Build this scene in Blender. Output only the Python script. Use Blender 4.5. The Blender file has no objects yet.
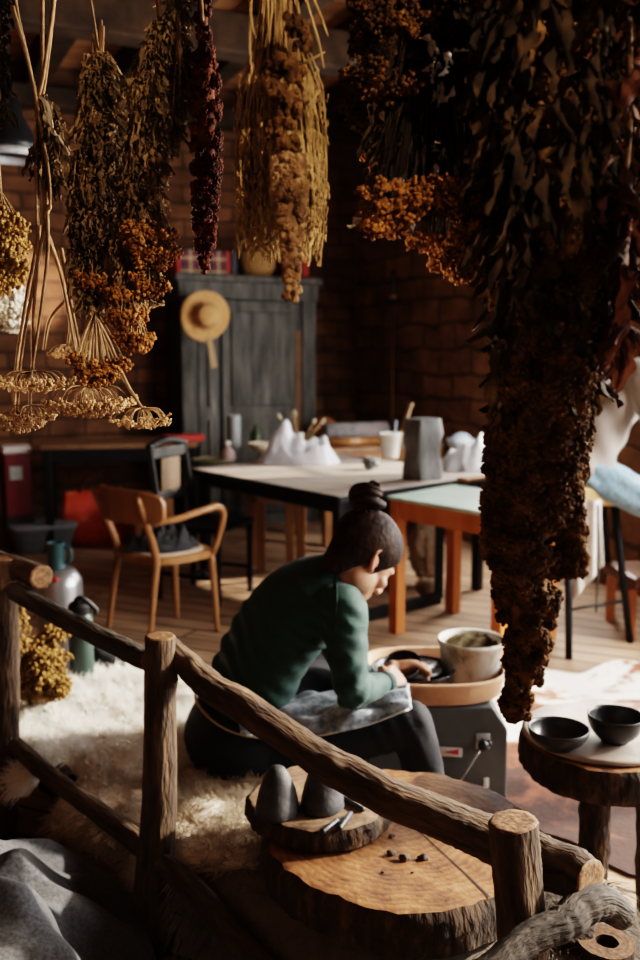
import bpy, bmesh, math, random
import numpy as np
from mathutils import Vector, Matrix, Quaternion
random.seed(11)
RNG = np.random.default_rng(11)
SC = bpy.context.scene
COL = SC.collection
PI = math.pi
F_PX, TAN = 933.33, 125 / 933.33
TH = math.atan(TAN)
CAMZ = 1.47
def ray(px, py):
    a, b = (px - 320) / F_PX, (480 - py) / F_PX
    return np.array([a, math.cos(TH) + b * math.sin(TH), b * math.cos(TH) - math.sin(TH)])
def P(px, py, d):                      # point in the room seen at a pixel, at distance d along y
    r = ray(px, py); return np.array([0, 0, CAMZ]) + r * (d / r[1])
def G(px, py, z):                      # point on a height z
    r = ray(px, py); return np.array([0, 0, CAMZ]) + r * ((z - CAMZ) / r[2])
def nrm(v):
    v = np.asarray(v, float); return v / (np.linalg.norm(v) + 1e-12)

# ---------------------------------------------------------------- mesh collector
class MB:
    def __init__(s): s.v = []; s.f = []; s.m = []; s.lc = []; s.n = 0; s.has = False
    def add(s, v, f, mi=0, lc=None):
        v = np.asarray(v, float).reshape(-1, 3)
        o = s.n
        if isinstance(f, np.ndarray): s.f.extend((f + o).tolist())
        else: s.f.extend([[i + o for i in q] for q in f])
        s.m.extend([mi] * len(f)); s.v.append(v)
        if lc is None: lc = np.zeros_like(v)
        else: s.has = True
        s.lc.append(np.asarray(lc, float)); s.n += len(v)
        return s
    def inst(s, tv, tf, mats, locs, mi=0, lcs=None):   # many copies of one small shape inside one part
        mats = np.asarray(mats); locs = np.asarray(locs)
        k = len(locs)
        if k == 0: return s
        v = np.einsum('kij,nj->kni', mats, tv) + locs[:, None, :]
        f = np.asarray(tf)[None] + (np.arange(k) * len(tv))[:, None, None]
        lc = None
        if lcs is not None: lc = np.repeat(np.asarray(lcs), len(tv), axis=0)
        return s.add(v.reshape(-1, 3), f.reshape(-1, f.shape[2]), mi, lc)
    def arr(s): return np.concatenate(s.v) if s.v else np.zeros((0, 3))
    def mesh(s, name):
        me = bpy.data.meshes.new(name)
        me.from_pydata(s.arr().tolist(), [], s.f)
        return me
    def build(s, name, mat, parent=None, smooth=True, origin=None, angle=None):
        me = s.mesh(name)
        if s.has:
            a = me.attributes.new('lc', 'FLOAT_VECTOR', 'POINT')
            a.data.foreach_set('vector', np.concatenate(s.lc).ravel())
        me.polygons.foreach_set('material_index', s.m)
        return link(name, me, mat, parent, smooth, origin, angle)
def link(name, me, mat, parent=None, smooth=True, origin=None, angle=None):
    for m in (mat if isinstance(mat, (list, tuple)) else [mat]): me.materials.append(m)
    if angle: me.shade_smooth() if hasattr(me, 'shade_smooth') else None
    me.polygons.foreach_set('use_smooth', [bool(smooth)] * len(me.polygons))
    if angle:
        try: me.set_sharp_from_angle(angle=math.radians(angle))
        except Exception: pass
    o = bpy.data.objects.new(name, me); COL.objects.link(o)
    base = None
    if parent is not None:
        base = wloc(parent); o.parent = parent
    elif origin is not None:
        base = Vector(origin); o.location = base
    if base is not None: me.transform(Matrix.Translation(-base))
    me.update()
    return o
def wloc(o):
    v = Vector(o.location)
    while o.parent is not None: o = o.parent; v = v + Vector(o.location)
    return v
def thing(name, label, cat, loc=(0, 0, 0), group=None):
    o = bpy.data.objects.new(name, None); COL.objects.link(o); o.location = Vector(loc)
    o.empty_display_size = .05
    return tag(o, label, cat, group)
def tag(o, label, cat, group=None, kind=None):
    o['label'] = label; o['category'] = cat
    if group: o['group'] = group
    if kind: o['kind'] = kind
    return o
def struct(o): o['kind'] = 'structure'; return o

# ---------------------------------------------------------------- shapes
def frames(pts):
    pts = np.asarray(pts, float); t = np.gradient(pts, axis=0)
    t /= np.linalg.norm(t, axis=1)[:, None] + 1e-12
    ref = np.array([0, 0, 1.]) if abs(t[0][2]) < .9 else np.array([1., 0, 0])
    u = nrm(np.cross(t[0], ref)); U = []
    for k in range(len(pts)):
        u = nrm(u - t[k] * np.dot(u, t[k])); U.append(u)
    U = np.array(U); return t, U, np.cross(t, U)
def spline(pts, n):
    pts = np.asarray(pts, float)
    if len(pts) < 3: return pts[0] + (pts[-1] - pts[0]) * np.linspace(0, 1, n)[:, None]
    e = np.vstack([2 * pts[0] - pts[1], pts, 2 * pts[-1] - pts[-2]]); m = len(pts) - 1
    out = []
    for x in np.linspace(0, m, n):
        i = min(int(x), m - 1); t = x - i; a, b, c, d = e[i:i + 4]
        out.append(.5 * (2 * b + (c - a) * t + (2 * a - 5 * b + 4 * c - d) * t * t + (3 * b - a - 3 * c + d) * t ** 3))
    return np.array(out)
def lerpv(vals, n):
    vals = np.asarray(vals, float); return np.interp(np.linspace(0, 1, n), np.linspace(0, 1, len(vals)), vals)
def ringsfaces(nr, ns, off=0, closed=True):
    i = np.arange(nr - 1)[:, None] * ns; j = np.arange(ns if closed else ns - 1)[None]; k = (j + 1) % ns
    return np.stack([i + j, i + k, i + ns + k, i + ns + j], -1).reshape(-1, 4) + off
def tube(mb, pts, rad, ns=10, n=None, caps=True, flat=1.0, mi=0):
    if n: rad = lerpv(np.atleast_1d(rad), n); pts = spline(pts, n)
    pts = np.asarray(pts, float); rad = lerpv(np.atleast_1d(rad), len(pts))
    t, U, V = frames(pts); a = np.linspace(0, 2 * PI, ns, endpoint=False)
    v = pts[:, None] + rad[:, None, None] * (np.cos(a)[None, :, None] * U[:, None] + flat * np.sin(a)[None, :, None] * V[:, None])
    f = ringsfaces(len(pts), ns).tolist()
    if caps: f += [list(range(ns))[::-1], [(len(pts) - 1) * ns + i for i in range(ns)]]
    return mb.add(v.reshape(-1, 3), f, mi)
def capsule(mb, pts, rad, ns=14, n=None):      # tube with round ends
    if n: rad = lerpv(np.atleast_1d(rad), n); pts = spline(pts, n)
    pts = np.asarray(pts, float); rad = lerpv(np.atleast_1d(rad), len(pts))
    d0, d1 = nrm(pts[0] - pts[1]), nrm(pts[-1] - pts[-2])
    h = np.array([.98, .8, .5, .0]); w = np.sqrt(1 - h * h); 
    A = [pts[0] + d0 * rad[0] * x for x in h[:3]]; B = [pts[-1] + d1 * rad[-1] * x for x in h[:3][::-1]]
    ra = [rad[0] * x for x in w[:3]]; rb = [rad[-1] * x for x in w[:3][::-1]]
    return tube(mb, np.vstack([A, pts, B]), np.concatenate([ra, rad, rb]), ns)
def loft(mb, secs, ns=24, mi=0, power=2.0):          # secs: (centre, u axis, v axis, ru, rv)
    a = np.linspace(0, 2 * PI, ns, endpoint=False)
    ca = np.sign(np.cos(a)) * abs(np.cos(a)) ** (2 / power); sa = np.sign(np.sin(a)) * abs(np.sin(a)) ** (2 / power)
    v = np.array([np.asarray(c)[None] + ru * ca[:, None] * np.asarray(u)[None] + rv * sa[:, None] * np.asarray(w)[None] for c, u, w, ru, rv in secs])
    f = ringsfaces(len(secs), ns).tolist() + [list(range(ns))[::-1], [(len(secs) - 1) * ns + i for i in range(ns)]]
    return mb.add(v.reshape(-1, 3), f, mi)
_ico = {}
def ico(sub):
    if sub not in _ico:
        bm = bmesh.new(); bmesh.ops.create_icosphere(bm, subdivisions=sub, radius=1)
        _ico[sub] = (np.array([v.co[:] for v in bm.verts]), np.array([[v.index for v in f.verts] for f in bm.faces])); bm.free()
    return _ico[sub]
def ball(mb, c, r, sub=3, rot=None, mi=0):
    v, f = ico(sub); v = v * np.asarray(r, float)
    if rot is not None: v = v @ np.asarray(rot).T
    return mb.add(v + np.asarray(c), f, mi)
_cb = {}
def box(mb, c, s, rot=None, bev=.004, mi=0):
    s = np.asarray(s, float); key = tuple(np.round(s, 5)) + (bev,)
    if key not in _cb:
        bm = bmesh.new(); bmesh.ops.create_cube(bm, size=1)
        for v in bm.verts: v.co = Vector([v.co[i] * s[i] for i in range(3)])
        b = min(bev, min(s) * .45)
        if b > 0: bmesh.ops.bevel(bm, geom=bm.edges[:], offset=b, segments=2, affect='EDGES', profile=.5)
        bm.verts.index_update()
        _cb[key] = (np.array([v.co[:] for v in bm.verts]), [[v.index for v in f.verts] for f in bm.faces]); bm.free()
    v, f = _cb[key]
    if rot is not None: v = v @ np.asarray(rot).T
    return mb.add(v + np.asarray(c), f, mi)
def bar(mb, a, b, w, h, bev=.004, up=(0, 0, 1), mi=0):   # box from a to b
    a, b = np.asarray(a, float), np.asarray(b, float); d = nrm(b - a); u = np.asarray(up, float)
    if abs(np.dot(d, u)) > .95: u = np.array([1., 0, 0]) if abs(d[0]) < .9 else np.array([0, 1., 0])
    x = nrm(np.cross(u, d)); z = np.cross(d, x)
    return box(mb, (a + b) / 2, (w, np.linalg.norm(b - a), h), np.stack([x, d, z], 1), bev, mi)
def rz(a): c, s = math.cos(a), math.sin(a); return np.array([[c, -s, 0], [s, c, 0], [0, 0, 1.]])
def rx(a): c, s = math.cos(a), math.sin(a); return np.array([[1., 0, 0], [0, c, -s], [0, s, c]])
def ry(a): c, s = math.cos(a), math.sin(a); return np.array([[c, 0, s], [0, 1., 0], [-s, 0, c]])
def lathe(mb, c, prof, ns=40, rot=None, mi=0, wob=0.):
    prof = np.asarray(prof, float); a = np.linspace(0, 2 * PI, ns, endpoint=False)
    v = np.stack([prof[:, None, 0] * np.cos(a)[None], prof[:, None, 0] * np.sin(a)[None], np.repeat(prof[:, 1:2], ns, 1)], -1)
    if wob: v[..., :2] *= (1 + wob * np.sin(2 * a + prof[:, 1:2] * 30) + wob * .6 * np.sin(3 * a + 1))[..., None]
    v = v.reshape(-1, 3)
    if rot is not None: v = v @ np.asarray(rot).T
    f = ringsfaces(len(prof), ns).tolist()
    if prof[0, 0] > 1e-6: f.append(list(range(ns))[::-1])
    if prof[-1, 0] > 1e-6: f.append([(len(prof) - 1) * ns + i for i in range(ns)])
    return mb.add(v + np.asarray(c), f, mi)
def prism(mb, poly, z0, z1, mi=0):
    n = len(poly); v = [(x, y, z0) for x, y in poly] + [(x, y, z1) for x, y in poly]
    a = sum(poly[i][0] * poly[(i + 1) % n][1] - poly[(i + 1) % n][0] * poly[i][1] for i in range(n))
    f = [list(range(n))[::-1], [n + i for i in range(n)]] + [[i, (i + 1) % n, n + (i + 1) % n, n + i] for i in range(n)]
    if a < 0: f = [q[::-1] for q in f]
    return mb.add(v, f, mi)
def sn(p, f=1., seed=0):              # cheap smooth noise in -1..1
    p = np.asarray(p, float) * f; r = np.random.default_rng(seed); o = 0
    for k in range(5):
        w = r.normal(size=3) * (1 + .55 * k); o = o + np.sin(p @ w + r.uniform(0, 6.28)) / (1 + .35 * k)
    return o / 2.6
def log(mb, pts, rad, ns=28, n=40, lump=.07, seed=0, bark=.035, caps=(1, 1), capmi=1, knots=1.):
    r0 = lerpv(np.atleast_1d(rad), n); p = spline(pts, n)
    r = np.random.default_rng(seed); t, U, V = frames(p)
    p = p + U * (np.convolve(r.normal(size=n + 8), np.ones(9) / 9, 'valid') * r0 * .25)[:, None]
    a = np.linspace(0, 2 * PI, ns, endpoint=False); L = np.concatenate([[0], np.cumsum(np.linalg.norm(np.diff(p, axis=0), axis=1))])
    q = np.stack([np.cos(a)[None] + 0 * L[:, None], np.sin(a)[None] + 0 * L[:, None], L[:, None] * 5 + 0 * a[None]], -1)
    rr = r0[:, None] * (1 + lump * sn(q, 1.3, seed) + bark * sn(q * [6, 6, .8], 1, seed + 1) + bark * .8 * r.normal(size=(n, ns)) * .5)
    for k in range(int((3 + L[-1] * 4) * knots)):      # knots
        i, j = r.integers(2, n - 2), r.integers(0, ns); da = np.minimum(abs(np.arange(ns) - j), ns - abs(np.arange(ns) - j)) * 2 * PI / ns
        rr *= 1 + .16 * np.exp(-((L - L[i])[:, None] / (.3 * r0[i] + .006)) ** 2 - (da[None] / .35) ** 2)
    v = p[:, None] + rr[..., None] * (np.cos(a)[None, :, None] * U[:, None] + np.sin(a)[None, :, None] * V[:, None])
    lc = np.stack([np.cos(a)[None] * r0[:, None], np.sin(a)[None] * r0[:, None], L[:, None] + 0 * a[None]], -1)
    mb.add(v.reshape(-1, 3), ringsfaces(n, ns), 0, lc.reshape(-1, 3))
    for e, on in ((0, caps[0]), (n - 1, caps[1])):
        if not on: continue
        ring = v[e]; c = ring.mean(0); sgn = -1 if e == 0 else 1
        vv = []; ll = []
        for k, s in enumerate((1., .96, .75, .5, .25)):
            vv.append(c + (ring - c) * s + t[e] * sgn * (.0 if k == 0 else .003) ); w = (ring - c) * s
            ll.append(np.stack([w @ U[e], w @ V[e], 0 * a], -1))
        vv.append(c[None] + t[e] * sgn * .003); ll.append(np.zeros((1, 3)))
        f = ringsfaces(5, ns).tolist() + [[4 * ns + i, 4 * ns + (i + 1) % ns, 5 * ns] for i in range(ns)]
        if sgn < 0: f = [q[::-1] for q in f]
        mb.add(np.vstack(vv), f, capmi, np.vstack(ll))
    return mb
def slab(mb, c, r, h, seed, ns=90, ecc=.08, rot=0., ell=1.0):    # a slice of trunk, top cut face + bark rim
    g = np.random.default_rng(seed); a = np.linspace(0, 2 * PI, ns, endpoint=False)
    q = np.stack([np.cos(a), np.sin(a), 0 * a], -1)
    R = r * (1 + ecc * sn(q, 1.2, seed) + .02 * sn(q, 7, seed + 3))
    X = np.stack([np.cos(a) * R, np.sin(a) * R * ell], -1) @ rz(rot)[:2, :2].T
    rings = []
    zs = np.linspace(0, h, 8)
    for k, z in enumerate(zs):
        w = (1 + .02 * math.sin(PI * z / h) - (.03 if k in (0, 7) else 0)) + .009 * g.normal(size=ns) + .016 * sn(q * [9, 9, 1] + [0, 0, z * 20], 1, seed + 5)
        rings.append(np.concatenate([X * w[:, None], np.full((ns, 1), z)], 1))
    v = np.array(rings); lc = np.stack([np.cos(a)[None] * r + 0 * zs[:, None], np.sin(a)[None] * r + 0 * zs[:, None], zs[:, None] + 0 * a[None]], -1)
    mb.add(v.reshape(-1, 3) + c, ringsfaces(8, ns), 0, lc.reshape(-1, 3))
    for e, sg in ((0, -1), (7, 1)):
        ring = rings[e]; vv = [ring * [s, s, 1] for s in (1., .97, .8, .6, .4, .2)] + [np.array([[0, 0, ring[0, 2]]])]
        vv = [x + [0, 0, .0 if i == 0 else sg * .002] for i, x in enumerate(vv)]
        f = ringsfaces(6, ns).tolist() + [[5 * ns + i, 5 * ns + (i + 1) % ns, 6 * ns] for i in range(ns)]
        if sg < 0: f = [x[::-1] for x in f]
        vv = np.vstack(vv); mb.add(vv + c, f, 1, np.concatenate([vv[:, :2], 0 * vv[:, 2:]], 1))
    return mb
def remesh(mb, voxel, smooth=4, fac=.5):
    me = mb.mesh('tmp'); o = bpy.data.objects.new('tmp', me); COL.objects.link(o)
    m = o.modifiers.new('r', 'REMESH'); m.mode = 'VOXEL'; m.voxel_size = voxel
    if smooth: s = o.modifiers.new('s', 'SMOOTH'); s.iterations = smooth; s.factor = fac
    dg = bpy.context.evaluated_depsgraph_get(); dg.update()
    out = bpy.data.meshes.new_from_object(o.evaluated_get(dg))
    bpy.data.objects.remove(o); bpy.data.meshes.remove(me)
    return out
def mesh_np(me):
    n = len(me.vertices); v = np.zeros(n * 3); me.vertices.foreach_get('co', v); w = np.zeros(n * 3); me.vertices.foreach_get('normal', w)
    return v.reshape(-1, 3), w.reshape(-1, 3)
def set_np(me, v): me.vertices.foreach_set('co', np.asarray(v).ravel()); me.update()
def hair(name, curves, mat, parent, r0=.0006, r1=.0002):   # strands as a curves object; curves (k, n, 3)
    k, n, _ = curves.shape
    hc = bpy.data.hair_curves.new(name); hc.add_curves([n] * k)
    base = np.array(wloc(parent)) if parent is not None else 0
    hc.attributes['position'].data.foreach_set('vector', (curves - base).ravel())
    ra = hc.attributes.get('radius') or hc.attributes.new('radius', 'FLOAT', 'POINT')
    ra.data.foreach_set('value', np.tile(np.linspace(r0, r1, n), k))
    hc.materials.append(mat)
    o = bpy.data.objects.new(name, hc); COL.objects.link(o); o.parent = parent
    return o
def dup(root, loc, label=None, group=None):
    r = root.copy(); COL.objects.link(r); r.location = Vector(loc)
    if label: r['label'] = label
    if group: r['group'] = group
    for ch in list(root.children):
        c = ch.copy(); COL.objects.link(c); c.parent = r
        for g in ch.children: d = g.copy(); COL.objects.link(d); d.parent = c
    return r
def randrot(k, g=RNG):
    q = g.normal(size=(k, 4)); q /= np.linalg.norm(q, axis=1)[:, None]; w, x, y, z = q.T
    return np.stack([1 - 2 * (y * y + z * z), 2 * (x * y - z * w), 2 * (x * z + y * w), 2 * (x * y + z * w), 1 - 2 * (x * x + z * z), 2 * (y * z - x * w), 2 * (x * z - y * w), 2 * (y * z + x * w), 1 - 2 * (x * x + y * y)], -1).reshape(k, 3, 3)
def dirrot(d, g=RNG):                 # matrices whose z axis is d, random spin
    d = np.asarray(d, float); d = d / (np.linalg.norm(d, axis=1)[:, None] + 1e-9); k = len(d)
    r = g.normal(size=(k, 3)); x = np.cross(r, d); x /= np.linalg.norm(x, axis=1)[:, None] + 1e-9
    return np.stack([x, np.cross(d, x), d], -1)

# ---------------------------------------------------------------- materials
def M(name, cols, scale=8., rough=.7, bump=0., bscale=None, metal=0., stretch=(1, 1, 1), detail=5, spec=.4, src='Object', trans=0., wave=None, coat=0., lo=.3, hi=.7, sheen=0., alpha=None, emis=None, dist=0., sss=0.):
    m = bpy.data.materials.new(name); m.use_nodes = True; nt = m.node_tree; N, L = nt.nodes, nt.links
    b = N['Principled BSDF']; b.inputs['Roughness'].default_value = rough; b.inputs['Metallic'].default_value = metal
    b.inputs['Specular IOR Level'].default_value = spec
    if coat: b.inputs['Coat Weight'].default_value = coat; b.inputs['Coat Roughness'].default_value = .2
    if sheen: b.inputs['Sheen Weight'].default_value = sheen
    if sss: b.inputs['Subsurface Weight'].default_value = sss; b.inputs['Subsurface Radius'].default_value = (.012, .005, .003)
    if alpha is not None: b.inputs['Alpha'].default_value = alpha
    if emis: b.inputs['Emission Color'].default_value = (*emis[0], 1); b.inputs['Emission Strength'].default_value = emis[1]
    if src == 'Object': co = N.new('ShaderNodeTexCoord').outputs['Object']
    else:
        an = N.new('ShaderNodeAttribute'); an.attribute_name = src; co = an.outputs['Vector']
    mp = N.new('ShaderNodeMapping'); mp.inputs['Scale'].default_value = stretch; L.new(co, mp.inputs['Vector'])
    no = N.new('ShaderNodeTexNoise'); no.inputs['Scale'].default_value = scale; no.inputs['Detail'].default_value = detail; no.inputs['Roughness'].default_value = .62
    no.inputs['Distortion'].default_value = dist
    L.new(mp.outputs[0], no.inputs['Vector']); fac = no.outputs['Fac']
    if wave:        # growth rings: (frequency, strength)
        ln = N.new('ShaderNodeVectorMath'); ln.operation = 'LENGTH'; L.new(co, ln.inputs[0])
        ad = N.new('ShaderNodeMath'); ad.operation = 'MULTIPLY_ADD'; L.new(no.outputs['Fac'], ad.inputs[0]); ad.inputs[1].default_value = wave[2]; L.new(ln.outputs['Value'], ad.inputs[2])
        mu = N.new('ShaderNodeMath'); mu.operation = 'MULTIPLY'; L.new(ad.outputs[0], mu.inputs[0]); mu.inputs[1].default_value = wave[0]
        si = N.new('ShaderNodeMath'); si.operation = 'SINE'; L.new(mu.outputs[0], si.inputs[0])
        mm = N.new('ShaderNodeMath'); mm.operation = 'MULTIPLY_ADD'; L.new(si.outputs[0], mm.inputs[0]); mm.inputs[1].default_value = wave[1]; L.new(no.outputs['Fac'], mm.inputs[2]); fac = mm.outputs[0]
    cr = N.new('ShaderNodeValToRGB'); e = cr.color_ramp.elements
    while len(e) < len(cols): e.new(.5)
    for i, c in enumerate(cols): e[i].position = lo + (hi - lo) * i / max(1, len(cols) - 1); e[i].color = (*c, 1)
    L.new(fac, cr.inputs[0]); L.new(cr.outputs[0], b.inputs['Base Color'])
    if bump:
        n2 = N.new('ShaderNodeTexNoise'); n2.inputs['Scale'].default_value = bscale or scale * 2; n2.inputs['Detail'].default_value = 4; L.new(mp.outputs[0], n2.inputs['Vector'])
        bp = N.new('ShaderNodeBump'); bp.inputs['Strength'].default_value = bump; bp.inputs['Distance'].default_value = .01
        L.new(n2.outputs['Fac'], bp.inputs['Height']); L.new(bp.outputs[0], b.inputs['Normal'])
    if trans:
        t = N.new('ShaderNodeBsdfTranslucent'); L.new(cr.outputs[0], t.inputs['Color']); mx = N.new('ShaderNodeMixShader'); mx.inputs[0].default_value = trans
        L.new(b.outputs[0], mx.inputs[1]); L.new(t.outputs[0], mx.inputs[2]); L.new(mx.outputs[0], N['Material Output'].inputs['Surface'])
    return m
def brickmat(name, c1, c2, mortar, scale, w, h, rot, rough=.9, bump=.6, axis='wall', msize=.015, noise=.5, offset=.5):
    m = bpy.data.materials.new(name); m.use_nodes = True; nt = m.node_tree; N, L = nt.nodes, nt.links; b = N['Principled BSDF']; b.inputs['Roughness'].default_value = rough
    b.inputs['Specular IOR Level'].default_value = .25
    tc = N.new('ShaderNodeTexCoord'); mp = N.new('ShaderNodeMapping'); L.new(tc.outputs['Object'], mp.inputs['Vector'])
    mp.inputs['Rotation'].default_value = rot
    v = mp.outputs[0]
    if axis == 'wall':
        sx = N.new('ShaderNodeSeparateXYZ'); cx = N.new('ShaderNodeCombineXYZ'); L.new(v, sx.inputs[0]); L.new(sx.outputs['X'], cx.inputs['X']); L.new(sx.outputs['Z'], cx.inputs['Y']); v = cx.outputs[0]
    nz = N.new('ShaderNodeTexNoise'); nz.inputs['Scale'].default_value = 3.; nz.inputs['Detail'].default_value = 3; L.new(tc.outputs['Object'], nz.inputs['Vector'])
    va = N.new('ShaderNodeVectorMath'); va.operation = 'MULTIPLY_ADD'; L.new(nz.outputs['Color'], va.inputs[0]); va.inputs[1].default_value = (.06 * noise,) * 3; L.new(v, va.inputs[2])
    br = N.new('ShaderNodeTexBrick'); L.new(va.outputs[0], br.inputs['Vector']); br.inputs['Scale'].default_value = scale; br.inputs['Brick Width'].default_value = w; br.inputs['Row Height'].default_value = h
    br.inputs['Mortar Size'].default_value = msize; br.inputs['Mortar Smooth'].default_value = .4; br.inputs['Color1'].default_value = (*c1, 1); br.inputs['Color2'].default_value = (*c2, 1); br.inputs['Mortar'].default_value = (*mortar, 1); br.inputs['Bias'].default_value = -.1
    br.offset = offset
    n2 = N.new('ShaderNodeTexNoise'); n2.inputs['Scale'].default_value = 5; n2.inputs['Detail'].default_value = 8; L.new(mp.outputs[0], n2.inputs['Vector'])
    if axis != 'wall':
        m3 = N.new('ShaderNodeMapping'); m3.inputs['Scale'].default_value = (1, 14, 1); L.new(mp.outputs[0], m3.inputs[0]); L.new(m3.outputs[0], n2.inputs['Vector']); n2.inputs['Scale'].default_value = 3
    mx = N.new('ShaderNodeMix'); mx.data_type = 'RGBA'; mx.blend_type = 'MULTIPLY'; mx.inputs[0].default_value = .75
    rp = N.new('ShaderNodeValToRGB'); rp.color_ramp.elements[0].position = .3; rp.color_ramp.elements[0].color = (.3, .28, .26, 1); rp.color_ramp.elements[1].position = .7; rp.color_ramp.elements[1].color = (1.25, 1.2, 1.15, 1)
    L.new(n2.outputs['Fac'], rp.inputs[0]); L.new(br.outputs['Color'], mx.inputs[6]); L.new(rp.outputs[0], mx.inputs[7]); L.new(mx.outputs[2], b.inputs['Base Color'])
    ma = N.new('ShaderNodeMath'); ma.operation = 'MULTIPLY_ADD'; L.new(br.outputs['Fac'], ma.inputs[0]); ma.inputs[1].default_value = -1.; L.new(n2.outputs['Fac'], ma.inputs[2])
    bp = N.new('ShaderNodeBump'); bp.inputs['Strength'].default_value = bump; bp.inputs['Distance'].default_value = .03; L.new(ma.outputs[0], bp.inputs['Height']); L.new(bp.outputs[0], b.inputs['Normal'])
    return m
bark = M('bark', [(.01, .006, .004), (.04, .023, .013), (.085, .052, .031), (.18, .12, .075)], 38, .85, 1., 110, stretch=(1, 1, .2), lo=.28, hi=.74, src='lc', detail=8)
bark_dark = M('bark_dark', [(.012, .008, .006), (.04, .024, .015), (.11, .065, .035)], 40, .9, 1., 70, stretch=(1, 1, .4), src='lc', detail=8)
bark_grey = M('bark_grey', [(.012, .01, .008), (.04, .032, .026), (.1, .082, .068)], 40, .85, 1., 110, stretch=(1, 1, .2), src='lc', detail=8)
cutw = M('cut_wood', [(.05, .024, .01), (.14, .068, .03), (.25, .14, .068)], 60, .75, .3, 90, src='lc', wave=(520, .05, .03), detail=7)
cut_slab = M('cut_slab', [(.045, .018, .008), (.15, .062, .024), (.23, .105, .042), (.3, .16, .075)], 11, .62, .25, 60, src='lc', wave=(330, .05, .07), detail=8)
cut_pale = M('cut_slab_pale', [(.08, .045, .025), (.19, .12, .075), (.3, .21, .14)], 14, .6, .25, 60, src='lc', wave=(330, .04, .06), detail=8)
# ================================================================ room
WC = np.array([.34, 9.0, 0]); WB = np.array([-.902, -.431, 0]); WR = np.array([.431, -.902, 0])   # corner, along back wall (left), along right wall (near)
NB, NR = np.array([.431, -.902, 0]), np.array([-.902, -.431, 0])
ANG = math.atan2(.431, .902)
CEIL = 3.75
wallm = brickmat('old_brick', (.2, .098, .05), (.12, .058, .032), (.085, .048, .03), 1., .3, .14, (0, 0, -ANG), bump=.9, msize=.012, noise=1.3)
wallr = brickmat('old_stone', (.30, .17, .1), (.19, .105, .065), (.13, .08, .055), 1., .46, .2, (0, 0, -(ANG - PI / 2)), bump=1., msize=.016, noise=2.6)
floorm = brickmat('floor_planks', (.46, .31, .21), (.27, .175, .115), (.03, .018, .012), 1., 2.6, .15, (0, 0, .42), rough=.6, bump=.25, axis='floor', msize=.009, noise=.12, offset=.37)
ceilm = brickmat('ceiling_boards', (.5, .26, .13), (.38, .19, .09), (.05, .025, .015), 1., 4., .2, (0, 0, -ANG), bump=.3, axis='floor', msize=.006, noise=.1)
beamm = M('beam_wood', [(.015, .008, .004), (.04, .021, .01), (.07, .038, .018)], 6, .85, .5, 20, stretch=(1, 1, 1))
f = MB(); a = WC + WB * 6.2; b = WC + WR * 12.5
poly = [tuple(WC[:2]), tuple(a[:2]), tuple((a + WR * 12.5)[:2]), tuple(b[:2])]
struct(prism(MB(), poly, -.1, 0).build('floor', floorm, smooth=False))
struct(prism(MB(), poly, CEIL, CEIL + .1).build('ceiling', ceilm, smooth=False))
def wallseg(mb, p, d, n, t0, t1, z0, z1, th=.3):
    a, b = p + d * t0, p + d * t1; o = n * th
    prism(mb, [tuple(a[:2]), tuple(b[:2]), tuple((b - o)[:2]), tuple((a - o)[:2])], z0, z1)
w = MB(); wallseg(w, WC, WB, NB, -.3, 6.2, 0, CEIL); struct(w.build('wall_back', wallm, smooth=False))
WINS = [(2.62, 3.3, .85, 2.3), (4.75, 6.0, .7, 2.55), (6.2, 7.5, .7, 2.55), (7.9, 9.1, .9, 2.75)]
w = MB(); t = 0
for (t0, t1, z0, z1) in WINS:
    wallseg(w, WC, WR, NR, t, t0, 0, CEIL); wallseg(w, WC, WR, NR, t0, t1, 0, z0); wallseg(w, WC, WR, NR, t0, t1, z1, CEIL); t = t1
wallseg(w, WC, WR, NR, t, 12.5, 0, CEIL); struct(w.build('wall_right', wallr, smooth=False))
w = MB(); wallseg(w, WC + WB * 6.2, WR, -NR, 0, 12.5, 0, CEIL); struct(w.build('wall_left', wallm, smooth=False))
w = MB(); wallseg(w, WC + WR * 12.5, WB, -NB, -.3, 6.5, 0, CEIL); struct(w.build('wall_front', wallm, smooth=False))
framem = M('window_frame_wood', [(.08, .05, .03), (.16, .1, .06)], 20, .6)
for i, (t0, t1, z0, z1) in enumerate(WINS):
    m = MB(); o = -NR * .15
    for tt in (t0 + .03, t1 - .03): bar(m, WC + WR * tt + o + [0, 0, z0], WC + WR * tt + o + [0, 0, z1], .06, .07, up=NR)
    for k in (1,): tt = t0 + (t1 - t0) * k / 2; bar(m, WC + WR * tt + o + [0, 0, z0], WC + WR * tt + o + [0, 0, z1], .035, .05, up=NR)
    for zz in (z0 + .03, z1 - .03): bar(m, WC + WR * t0 + o + [0, 0, zz], WC + WR * t1 + o + [0, 0, zz], .07, .06)
    bar(m, WC + WR * t0 + o + [0, 0, (z0 + z1) / 2], WC + WR * t1 + o + [0, 0, (z0 + z1) / 2], .05, .03)
    struct(m.build(f'window_{i+1}', framem, smooth=False))
# joists run across from the back wall, one tie beam below them
k = 0
for s in np.arange(-.2, 6.0, .62):
    k += 1; q = WC + WB * s; m = MB(); bar(m, q + [0, 0, CEIL - .1], q + WR * 12 + [0, 0, CEIL - .1], .16, .2, .015)
    o = m.build('ceiling_joist', beamm, smooth=False); struct(o)
for (c, zz, wd) in ((np.array([-1.56, 5.6, 0]), 3.42, .2), (np.array([-1.0, 3.4, 0]), 3.42, .2)):
    m = MB(); d = -WB; bar(m, c - d * 6 + [0, 0, zz], c + d * 4.0 + [0, 0, zz], wd, wd + .04, .02); 
    struct(m.build('tie_beam', beamm, smooth=False))
m = MB(); bar(m, WC + NB * .12 + [0, 0, CEIL - .28] , WC + WB * 6 + NB * .12 + [0, 0, CEIL - .28], .2, .16, .02); struct(m.build('wall_plate', beamm, smooth=False))

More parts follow.
